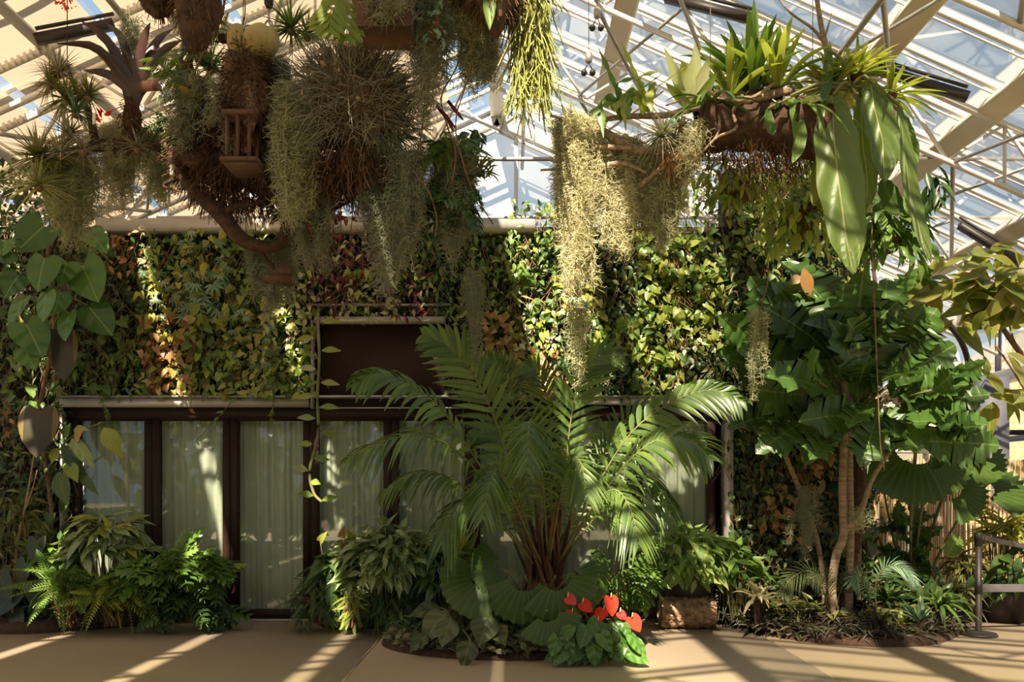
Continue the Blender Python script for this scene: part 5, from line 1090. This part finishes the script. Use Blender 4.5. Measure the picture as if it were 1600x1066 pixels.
# dark curved driftwood with the little pot
M2 = 'darkbark'
trunkthing('driftwood', 'thick dark driftwood curving down below the slat basket', [P(275, 262, 6.2), P(305, 300, 6.2), P(345, 335, 6.25), P(375, 372, 6.3), P(410, 385, 6.35), P(455, 380, 6.4)], [.03, .05, .065, .06, .05, .03], M2, 'driftwood', 10,
  tw=[([P(345, 335, 6.25), P(370, 322, 6.2), P(400, 318, 6.2), P(440, 300, 6.2)], .03), ([P(440, 385, 6.4), P(446, 350, 6.35), P(436, 310, 6.3), P(425, 290, 6.3)], .05), ([P(436, 340, 6.35), P(415, 310, 6.3), P(395, 300, 6.3)], .02), ([P(440, 385, 6.4), P(480, 350, 6.3), P(540, 318, 6.2), P(570, 305, 6.2)], .018), ([P(285, 275, 6.2), P(255, 290, 6.2), P(285, 300, 6.1)], .018), ([P(400, 380, 6.3), P(412, 400, 6.4), P(432, 425, 6.45)], .03)])
b = B(); c_ = P(437, 443, 6.5); add_box(b, c_+[-.12, -.08, 0], c_+[.10, .08, .05]); add_blob(b, c_+[.0, 0, .10], (.09, .08, .08), 8); tag(b.build('small_planter', M['wood'], None, loc=c_), 'small dark wooden planter at the lower driftwood tip', 'planter')
b = B(); add_blob(b, P(330, 240, 6.3), (.32, .2, .30), 18, .3, seed=4); add_blob(b, P(430, 240, 6.3), (.26, .2, .35), 18, .3, seed=14); f = thing('root_mass', 'shaggy brown root mass behind the slat basket', 'roots', P(380, 240, 6.3)); b.build('fibre_core', M['darkbark'], f)
s_ = B(); n = 3200; u = unit(n); q0 = P(375, 240, 6.3)+u*[.46, .24, .36]; s_.add(*tubes(arch(q0, nrm(u*.6+rn(n, 3)*.5+A3([0, 0, -.5])), ru(.06, .2, n), .3, 5), .0028, 3)); s_.build('root_hair', M['fibre'], f).__setitem__('kind', 'stuff'); s_ = cable(P(380, 200, 6.3), rz(P(380, 0, 6.3)[0], .3)); s_.build('hanging_wire', M['black'], f)
b = B()
for a, b1, n, sc in ((300, 150, 60, .22), (300, 105, 60, .22), (470, 60, 40, .16), (340, 95, 30, .2)):
    pass
def fernmass(label, px, py, Yv, r_, n, L, m_='green', name='epiphytic_fern', Tn='fern', ratio=1.0, droop=.2, cat='fern'):
    c_ = P(px, py, Yv); r = thing(name, label, cat, c_); b = B(); canopy(b, Tn, c_, r_, n, L, ratio, droop, .2, low=-.7); b.build('foliage', LM[m_], r); s_ = B(); add_blob(s_, c_, A3(r_)*.35, 8, .2); s_.build('root_ball', M['fibre'], r); return r
fernmass('green fern clump on the fibre mass right of the dark bromeliad', 290, 110, 6.2, (.2, .18, .2), 40, .26, 'green')
fernmass('ochre-green fern fronds beside the slat basket top', 310, 170, 6.1, (.2, .15, .26), 40, .24, 'olive')
fernmass('dark fern fronds pointing left below the red bromeliad', 275, 200, 6.2, (.16, .12, .12), 24, .28, 'dark')
fernmass('green fern tuft at the top of the shield fern mount', 350, 60, 6.0, (.14, .1, .1), 22, .2, 'green')
fernmass('ferny green cluster right of the spiky ball', 690, 235, 6.1, (.26, .18, .2), 60, .26, 'green')
fernmass('staghorn-like drooping fronds under the right fern cluster', 700, 300, 6.2, (.24, .14, .16), 26, .34, 'dark', Tn='selloum', ratio=.8, droop=.9)
fernmass('drooping dark leaves of the small epiphyte in front of the gable', 738, 222, 6.3, (.16, .1, .08), 16, .16, 'dark', Tn='lance', ratio=.4, droop=.7, name='epiphyte', cat='epiphyte')
fernmass('small hanging mount with spiky leaves against the bright gable', 752, 270, 6.3, (.1, .08, .08), 40, .12, 'olive', Tn='lance', ratio=.25, droop=0, name='epiphyte', cat='epiphyte')
fernmass('pale roundish-leaved vine trailing in the top moss', 678, 40, 5.5, (.12, .06, .22), 60, .06, 'blue', Tn='ovate', ratio=.6, droop=.5, name='trailing_vine', cat='vine')
fernmass('brown-green tangle over the driftwood between the moss beards', 470, 330, 6.4, (.3, .15, .2), 90, .09, 'olive', Tn='heart', ratio=.7, droop=.4, name='trailing_vine', cat='vine')
fernmass('dark leafy cascade behind the log planter middle', 1150, 300, 6.6, (.40, .2, .30), 190, .12, 'lime', Tn='lance', ratio=.35, droop=.8, name='trailing_vine', cat='vine')
fernmass('sun-flecked leafy cascade under the right end of the log planter', 1250, 340, 6.9, (.34, .2, .48), 260, .14, 'lime', Tn='lance', ratio=.4, droop=.9, name='trailing_vine', cat='vine')
fernmass('glossy leaves hanging behind the giant leaves at right', 1385, 370, 7.2, (.42, .25, .42), 170, .2, 'green', Tn='lance', ratio=.4, droop=.9, name='trailing_vine', cat='vine')
fernmass('dark pointed leaves hanging at the far right of the hanging garden', 1462, 300, 7.0, (.10, .08, .22), 22, .2, 'dark', Tn='lance', ratio=.35, droop=1.2, name='trailing_vine', cat='vine')
# bromeliad, dark red
c_ = P(205, 180, 6.3); r = thing('dark_bromeliad', 'large dark maroon bromeliad with arching leaves at the upper left', 'bromeliad', c_)
BL = [((195, 130), (150, 75), (88, 68)), ((198, 120), (165, 60), (125, 32)), ((205, 120), (190, 60), (165, 35)), ((212, 120), (225, 60), (235, 35)), ((215, 120), (245, 65), (270, 45)), ((218, 130), (255, 80), (285, 62)), ((200, 135), (165, 115), (130, 110)), ((220, 140), (255, 115), (278, 112)), ((205, 130), (180, 95), (160, 80)), ((210, 135), (215, 90), (222, 60)), ((215, 140), (245, 135), (258, 150)), ((200, 140), (175, 120), (155, 108)), ((214, 125), (238, 85), (250, 72)), ((196, 128), (175, 75), (150, 55)), ((212, 135), (240, 100), (262, 92))]
for i, (a, m_, e_) in enumerate(BL):
    yo = ((i*7) % 5-2)*.09; q_ = spline([c_+[0, 0, .02], P(*a, 6.3), P(*m_, 6.3+yo*.6), P(*e_, 6.3+yo)], 12); b = B(); S = nrm(np.cross(q_[-1]-q_[0], A3([0, 1, .25])))[None]
    b.add(*blades(q_[None], .085*np.array([.6, .9, 1, 1, 1, .95, .9, .8, .7, .5, .3, .04])[None], S, .2)); b.build('leaf', LM['maroon'], r)
b = B(); add_blob(b, c_+[0, 0, -.02], (.07, .07, .15), 12, .3, seed=1); add_blob(b, c_-[0, 0, .15], (.045, .045, .12), 12, .3, seed=3); b.add(*tubes(arch(c_+unit(260)*[.07, .07, .2]-A3([0, 0, .06]), nrm(rn(260, 3)+A3([0, 0, -.4])), ru(.03, .10, 260), .3, 4), .003, 3)); b.build('root_ball', M['fibre'], r)
trunkthing('mossy_branch', 'shaggy horizontal branch carrying the dark bromeliad and air plants', [P(60, 255, 6.45), P(110, 240, 6.45), P(170, 225, 6.45), P(230, 228, 6.45), P(300, 235, 6.4)], [.03, .045, .05, .045, .03], 'darkbark', 'branch', 10, tw=[([P(150, 230, 6.4), P(140, 180, 6.4), P(115, 130, 6.4), P(105, 100, 6.4)], .035), ([P(190, 225, 6.4), P(205, 195, 6.35)], .04)])
b = B(); cable(P(105, 100, 6.4), rz(P(105, 0, 6.4)[0], .3), b); cable(P(300, 235, 6.4), rz(P(300, 0, 6.4)[0], .3), b); tag(b.build('hanging_wires', M['black'], None, loc=P(200, 100, 6.4)), 'thin wires holding the shaggy branch at left', 'wire')
for i, (px, py, n, L, W, m_, lb) in enumerate(((92, 112, 60, .20, .010, 'silver', 'spiky air plant topmost on the left branch stub'), (78, 130, 50, .18, .010, 'olive', 'olive air plant at the left of the branch stub'), (102, 155, 60, .20, .014, 'olive', 'green air plant halfway down the branch stub'), (138, 150, 60, .18, .010, 'olive', 'rounded tufty air plant left of the dark bromeliad'), (118, 175, 50, .18, .012, 'blue', 'blue-green air plant under the rounded tuft'), (60, 245, 60, .26, .016, 'olive', 'curly strap-leaf tuft at the far left branch end'), (95, 240, 60, .24, .010, 'silver', 'curly silver tuft over the drab moss beard'), (130, 235, 50, .18, .01, 'silver', 'small silver tuft on the left branch'), (215, 230, 60, .16, .008, 'silver', 'silver tuft right of the bright moss beard'), (60, 290, 50, .24, .018, 'cream', 'pale arching tuft under the far left branch end'), (330, 105, 60, .22, .012, 'blue', 'pale curly air plant left of the fibre mount'), (300, 75, 60, .24, .014, 'blue', 'spiky air plant left of the shield fern'), (455, 45, 60, .22, .014, 'green', 'green spiky air plant right of the swivel hook'), (480, 55, 50, .18, .01, 'olive', 'small olive air plant on top of the spiky ball'), (110, 210, 46, .2, .012, 'silver', 'thin-leaved tuft under the branch stub'))):
    tilly('air_plant', lb, P(px, py, 6.25 if i != 12 else 6.0), int(n*1.4), L*1.25, W*1.35, m_)
b = B(); c_ = P(162, 182, 6.3); put(b, T['ovate'], np.repeat(c_[None], 7, 0)+rn(7, 3)*.02, nrm(rn(7, 3)+A3([0, -.5, .5])), unit(7), .09, .035); tag(b.build('red_flower', LM['red'], None, loc=c_), 'tiny red flower between the air plants and the dark bromeliad', 'flower')
b = B(); n = 110; c_ = P(100, -4, 6.0); q_ = c_+np.stack([rn(n)*.035, rn(n)*.03, ru(-.08, .12, n)], -1); put(b, T['ovate'], q_, nrm(rn(n, 3)*.5+A3([0, -.2, -1])), unit(n), .035, .014); tag(b.build('red_flower', LM['red'], None, loc=c_), 'drooping orange-red flower spike at the top left edge', 'flower')
for px, py in ((147, 186), (268, 266)): b = B(); c_ = P(px, py, 6.15); add_box(b, c_-[.012, .002, .04], c_+[.012, .002, .04]); tag(b.build('plant_tag', M['steel'], None, False, loc=c_), 'blank white plant tag by the rounded tuft' if px < 200 else 'blank white plant tag under the branch', 'tag')
# lobed green leaf at the top, hanging leaf
b, s_ = B(), B()
for a, b1, c2, d in ((548, -10, 535, 74), (540, -5, 500, 28), (520, -10, 515, 25)): put(b, [T['selloum'][0]], P(a, b1, 5.4)[None], (P(c2, d, 5.3)-P(a, b1, 5.4))[None], A3([[0, -1, .3]]), .34, .34)
add_tube(s_, [P(548, -10, 5.4), P(560, -80, 5.5)], .008, 6); simple('lobed_leaf_plant', 'bright green lobed leaves hanging from the top edge above the ball', 'plant', P(548, -10, 5.4), [('leaf_cluster', b, LM['lime']), ('stalk', s_, LM['stem'])])
b = B(); put(b, [T['strap'][0]], P(765, -10, 5.3)[None], A3([[0, -.1, -1]]), A3([[0, -1, .1]]), .24, .085); tag(b.build('hanging_leaf', LM['green'], None, loc=P(765, -10, 5.3)), 'single green strap leaf hanging at the top right of centre', 'leaf')
# red-podded stems and hanging lianas
def liana(label, pts, r_=.006, m_='brownstem', pods=None, name='liana'):
    rr_ = thing(name, label, 'vine', A3(pts[0])); b = B(); add_tube(b, spline(pts, 30), r_, 5); b.build('stem', LM[m_], rr_)
    if pods:
        for p_, q_ in pods: b = B(); add_tube(b, [p_, (A3(p_)+q_)/2, q_], [.012, .016, .006], 6); b.build('red_pod', LM['burg'], rr_)
    return rr_
liana('dark looping liana with red pods right of the ball', [P(722, -20, 5.9), P(718, 90, 5.9), P(690, 150, 5.9), P(700, 200, 5.9), P(712, 240, 5.9), P(705, 290, 6)], pods=[(P(682, 165, 5.85), P(712, 200, 5.85)), (P(700, 158, 5.85), P(724, 188, 5.85)), (P(700, 185, 5.85), P(708, 205, 5.85))])
liana('thin brown liana crossing the long grey moss curtain', [P(672, -10, 5.8), P(660, 200, 5.9), P(645, 260, 5.9), P(670, 300, 5.9), P(682, 340, 6), P(680, 370, 6)])
liana('straight dark liana beside the mistletoe cactus', [P(727, -20, 5.7), P(735, 100, 5.7), P(712, 190, 5.8), P(725, 260, 5.9), P(740, 300, 6.1), P(770, 350, 6.4)], .005)
liana('dark liana crossing the fibre basket at upper left', [P(352, -20, 5.6), P(345, 30, 5.7), P(310, 100, 5.9), P(285, 160, 6), P(280, 210, 6)], .009)
liana('thin hanging line left of the yellow shield fern', [P(382, -20, 5.8), P(383, 20, 5.8), P(380, 34, 5.85)], .005)
for i, (px, a, b1) in enumerate(((488, 300, 370), (505, 300, 368), (520, 290, 380), (548, 290, 375), (530, 300, 395))):
    rr_ = liana('thin dark dangling root with dry leaves, %s from left under the ball' % ordn[i], [P(px, a, 6.1), P(px+3, (a+b1)/2, 6.1), P(px-2, b1, 6.1)], .004)
    n = 10; q_ = np.stack([P(px, 0, 6.1)[0]+rn(n)*.03, 6.1+rn(n)*.02, ru(P(0, b1, 6.1)[2], P(0, a, 6.1)[2], n)], -1)
    for k in range(n): b = B(); put(b, T['heart'], q_[k:k+1], nrm(rn(1, 3)+A3([0, 0, -1])), unit(1), .05, .035); b.build('dry_leaf', LM['burg'], rr_)

# ================================================================== log planter at the right
lr_ = thing('log_planter', 'long hollow dark log planter hanging across the upper right', 'planter', P(1185, 195, 6.2))
b = B(); q_ = spline([P(1085, 190, 6.2), P(1120, 192, 6.2), P(1180, 196, 6.2), P(1240, 200, 6.15), P(1298, 205, 6.1)], 24); g_ = np.random.default_rng(4); rad = .205+.03*np.sin(np.linspace(0, 9, 24))+.012*g_.normal(size=24); rad[0] *= .5; rad[-1] *= .75
V, Fc, C4 = tubes(q_, rad, 20); V = V+g_.normal(size=V.shape)*.010; b.add(V, Fc, C4); b.build('log', M['darkbark'], lr_)
b = B(); add_tube(b, spline([P(935, 188, 6.15), P(980, 182, 6.15), P(1040, 180, 6.15), P(1090, 168, 6.1), P(1160, 158, 6.05), P(1240, 140, 6.05)], 24), np.linspace(.018, .035, 24), 7)
for w2, r2 in (([P(1160, 150, 6.0), P(1145, 175, 5.95), P(1150, 200, 5.95), P(1120, 215, 5.95), P(1095, 240, 5.95)], .016), ([P(1120, 165, 6.0), P(1124, 200, 5.98), P(1110, 225, 5.97), P(1080, 250, 6)], .013), ([P(1210, 130, 6.0), P(1180, 150, 5.95), P(1150, 158, 5.95), P(1090, 150, 6.0), P(1040, 165, 6)], .014), ([P(890, 240, 6.2), P(872, 262, 6.15), P(845, 266, 6.1)], .015), ([P(905, 220, 6.2), P(930, 228, 6.15), P(990, 232, 6.1)], .03), ([P(890, 190, 6.2), P(865, 182, 6.2), P(860, 181, 6.2)], .011), ([P(1000, 290, 6.15), P(1030, 265, 6.1), P(1060, 250, 6.1)], .02), ([P(940, 260, 6.15), P(975, 255, 6.12), P(1010, 270, 6.12)], .022)):
    add_tube(b, spline(w2, 14), np.linspace(r2, r2*.5, 14), 6)
add_tube(b, spline([P(900, 205, 6.2), P(940, 205, 6.2), P(1000, 235, 6.15), P(1085, 215, 6.2)], 14), .035, 7)
b.build('branches', M['driftwood'], lr_)
b = B(); n = 500; u = ru(0, 1, n); q0 = P(1085, 235, 6.2)+(P(1295, 245, 6.15)-P(1085, 235, 6.2))*u[:, None]+rn(n, 3)*[0, .1, .03]; b.add(*tubes(arch(q0, nrm(rn(n, 3)*.4+A3([0, 0, -1])), ru(.05, .3, n)*np.sin(u*PI), .1, 5)+rn(n, 5, 3)*.006, .0028, 3)); b.build('hanging_roots', M['fibre'], lr_).__setitem__('kind', 'stuff')
b = B()
for px in (1110, 1270): cable(P(px, 170, 6.15), rz(P(px, 0, 6.15)[0], .3), b)
b.build('hanging_wire', M['galv'], lr_)
trunkthing('dead_branch', 'bare forked dead branch standing up from the log planter', [P(1305, 190, 6.2), P(1300, 120, 6.2), P(1292, 80, 6.15), P(1283, 40, 6.15), P(1272, -30, 6.1)], [.028, .026, .024, .02, .018], 'driftwood', 'branch', 8, tw=[([P(1290, 70, 6.15), P(1270, 45, 6.15), P(1235, 20, 6.1), P(1210, -10, 6.1)], .014), ([P(1290, 55, 6.15), P(1300, 20, 6.15)], .009)])
# plants on the log
def strapplant(label, px, py, Yv, n, L, W, m_, elev, g=.5, arc=(0, 2*PI), name='strap_leaf_plant', cat='plant'):
    c_ = P(px, py, Yv); r = thing(name, label, cat, c_); b = B(); rosette(b, c_, n, L, W, elev, g, arc, shape=[.5, .8, 1, .95, .6, .04]); b.build('leaves', LM[m_], r); s_ = B(); add_blob(s_, c_, .05, 7); s_.build('root_ball', M['fibre'], r); return r
c_ = P(1080, 170, 6.1); r = thing('pale_bromeliad', 'pale green upright vase bromeliad on the log planter', 'bromeliad', c_)
for a, e_, w_ in (((1062, 130), (1038, 75), .1), ((1072, 120), (1065, 95), .09), ((1088, 120), (1086, 65), .1), ((1095, 130), (1108, 90), .1), ((1075, 140), (1085, 85), .12), ((1100, 145), (1122, 110), .08), ((1060, 150), (1040, 130), .07)):
    b = B(); q_ = spline([c_, P(*a, 6.05), P(*e_, 6.0)], 10); b.add(*blades(q_[None], w_*np.array([.6, .9, 1, 1, 1, .95, .85, .65, .4, .06])[None], A3([[1, .1, 0]]), .2)); b.build('leaf', LM['lime'] if w_ < .1 else LM['cream'], r)
strapplant('tall green strap-leaf plant in the middle of the log planter', 1175, 150, 6.15, 46, .80, .065, 'green', (.7, 1.45), .35)
strapplant('bright strap-leaf plant right of the middle one', 1215, 145, 6.1, 34, .72, .06, 'lime', (.5, 1.4), .5)
strapplant('lime-coloured young strap-leaf plant between the pale bromeliad and the tall one', 1140, 155, 6.1, 30, .55, .055, 'lime', (.5, 1.4), .4)
strapplant('yellow-leaved bromeliad at the right shoulder of the log', 1300, 140, 6.15, 80, .46, .032, 'yellow', (.1, 1.4), .4, name='bromeliad', cat='bromeliad')
strapplant('yellow-green spiky rosette right of the dead branch', 1340, 120, 6.1, 70, .36, .035, 'lime', (.0, 1.3), .35, name='bromeliad', cat='bromeliad')
strapplant('star-like light green rosette above the giant hanging leaves', 1390, 150, 6.1, 34, .36, .04, 'lime', (-.2, .9), .3, name='bromeliad', cat='bromeliad')
strapplant('drooping narrow green leaves left of the first giant leaf', 1250, 170, 6.0, 18, .45, .05, 'green', (-.2, .6), .9)
strapplant('arching green leaves over the left half of the log', 1110, 165, 6.0, 14, .45, .045, 'green', (.0, .9), .8)
for px, py, lb, m_ in ((975, 160, 'orchid cactus with lobed flat stems at the left log end', 'green'), (1010, 150, 'second lobed orchid cactus beside the pale bromeliad', 'lime')):
    c_ = P(px, py+25, 6.1); r = thing('orchid_cactus', lb, 'cactus', c_)
    for a, m2, e_, w_ in (((px-5, py), (px-20, py-40), (px-40, py-85), .035), ((px-20, py), (px-40, py+5), (px-50, py+25), .07), ((px-15, py-5), (px-35, py), (px-32, py+55), .045), ((px+10, py-20), (px+5, py), (px+8, py+25), .05), ((px+15, py-10), (px+40, py-30), (px+60, py-45), .05), ((px-5, py-10), (px-10, py-30), (px+25, py-40), .04)):
        b = B(); q_ = spline([c_, P(*a, 6.05), P(*m2, 6.0), P(*e_, 5.95)], 20); b.add(*blades(q_[None], w_*(1+.35*np.sin(np.arange(20)*1.7))[None]*np.r_[np.ones(17), .8, .5, .1][None], A3([[.6, .1, .6]]), .1)); b.build('flat_stem', LM[m_], r)
r = tilly('air_plant', 'large curly silver air plant on the left end of the log planter', P(1035, 215, 6.0), 150, .26, .014, 'silver', (-.6, 1.4), .5)
tilly('air_plant', 'smaller silver air plant right of the large curly one', P(1062, 200, 6.02), 80, .2, .012, 'silver', (-.6, 1.3), .4)
tilly('air_plant', 'dry tan air plant under the large curly one', P(1045, 245, 6.02), 70, .18, .008, 'copper', (-1.3, .5), .3)
# giant hanging leaves
LM['giant'] = leafmat('giant_strap_leaf', [(.12, .18, .04), (.17, .24, .06)], vein=1.0, veincol=(.42, .44, .18), side=10, trans=.35, rough=.4, bump=.7)
r = thing('birdnest_anthurium', 'giant hanging strap leaves of the anthurium on the right end of the log', 'plant', P(1330, 135, 6.05))
def giant(ctrl, wpx, Yv, m_='giant', face=(0, -1, .1)):
    b, s_ = B(), B(); q_ = spline([P(x, y, Yv-.02*i) for i, (x, y) in enumerate(ctrl)], 26); u = np.linspace(0, 1, 26); w_ = wpx*Yv/F*np.interp(u, [0, .08, .3, .6, .85, .97, 1], [.25, .62, .95, 1, .72, .25, .02])
    T_ = nrm(np.gradient(q_, axis=0)); S = nrm(np.cross(T_.mean(0), A3(face)))[None]; wav = 1+.04*np.sin(u*26)
    b.add(*blades(q_[None], (w_*wav)[None], S, .10, rnd=[rng.random()])); lf = b.build('leaf', LM[m_], r); add_tube(s_, spline([A3(r.location), (A3(r.location)+q_[0])/2+[0, -.03, .05], q_[0]], 6), .012, 6); s2 = s_.build('leaf_stalk', LM['stem'], r); s2.parent = lf
giant([(1302, 148), (1305, 200), (1312, 270), (1322, 350), (1333, 428)], 74, 5.9)
giant([(1362, 128), (1370, 170), (1382, 220), (1382, 285)], 56, 5.95, face=(.1, -1, .1))
giant([(1345, 150), (1348, 220), (1355, 280), (1352, 330)], 34, 6.1, face=(-.4, -1, .1))
giant([(1405, 165), (1415, 230), (1425, 300), (1440, 360), (1455, 412)], 34, 6.0, face=(.35, -1, 0))
giant([(1410, 180), (1416, 210), (1424, 240), (1424, 265)], 26, 6.15, face=(-.3, -1, 0))
giant([(1380, 280), (1388, 300), (1398, 322), (1412, 330)], 34, 6.1, 'fanleaf')
giant([(1296, 80), (1294, 110), (1290, 140), (1283, 165)], 18, 6.0, 'green')
giant([(1235, 150), (1245, 180), (1250, 220), (1238, 255)], 22, 5.95, 'green')
giant([(1200, 170), (1203, 195), (1208, 212)], 16, 5.95, 'green')
giant([(1275, 250), (1278, 280), (1270, 320)], 20, 6.1, 'olive')
# long thin vine line on the right
liana('long thin tan vine hanging straight over the ruffled leaves', [P(1362, 300, 7.0), P(1363, 400, 7.0), P(1368, 520, 7.1), P(1372, 620, 7.1), P(1376, 700, 7.1), P(1382, 735, 7.2)], .006)
liana('thin string vine above the twisted moss string', [P(1196, 330, 7.1), P(1200, 430, 7.1), P(1192, 470, 7.15), P(1186, 495, 7.2)], .005)
# roof sensors on wires
for px, py, lb in ((1, 1, ''),):
    for px, py, lb in ((933, 20, 'pair of small dark weights hanging from the top of the roof'), (920, 90, 'second set of small weights on a long wire under the roof')):
        c_ = P(px, py, 8.5); r = thing('pulley_weight', lb, 'pulley', c_); b = B(); add_lathe(b, [(.001, -.06), (.035, -.05), (.04, .04), (.001, .06)], c_, 12); b.build('weight', M['galv'], r); b = B()
        for dx in (-.05, .04): add_blob(b, c_+[dx, 0, -.16], .035, 7, 0)
        add_tube(b, [c_+[-.05, 0, -.14], c_+[0, 0, -.05], c_+[.04, 0, -.14]], .008, 5); b.build('sheave', M['black'], r); cable(c_, rz(c_[0], .1)).build('wire', M['black'], r)
# trees behind the camera (seen in the door glass)
for i, x in enumerate((-8.6, -6.2, -3.7, -1.2, 1.3, 3.8, 6.2, 8.6)):
    lb = '%s of the leafy trees mirrored in the door glass, behind the viewer, counted from left' % ordn[i]
    if abs(x) > 9: continue
    shrub('leafy_tree', lb, (x, -4.4+.5*(i % 2), 1.9), (1.9, .8, 1.9), 620, 'lance', .5, .42, 'green', 'tree', ground=(x, -4.4+.5*(i % 2), 0), ns=24, stemr=.03, low=-.95, sm='brownstem')
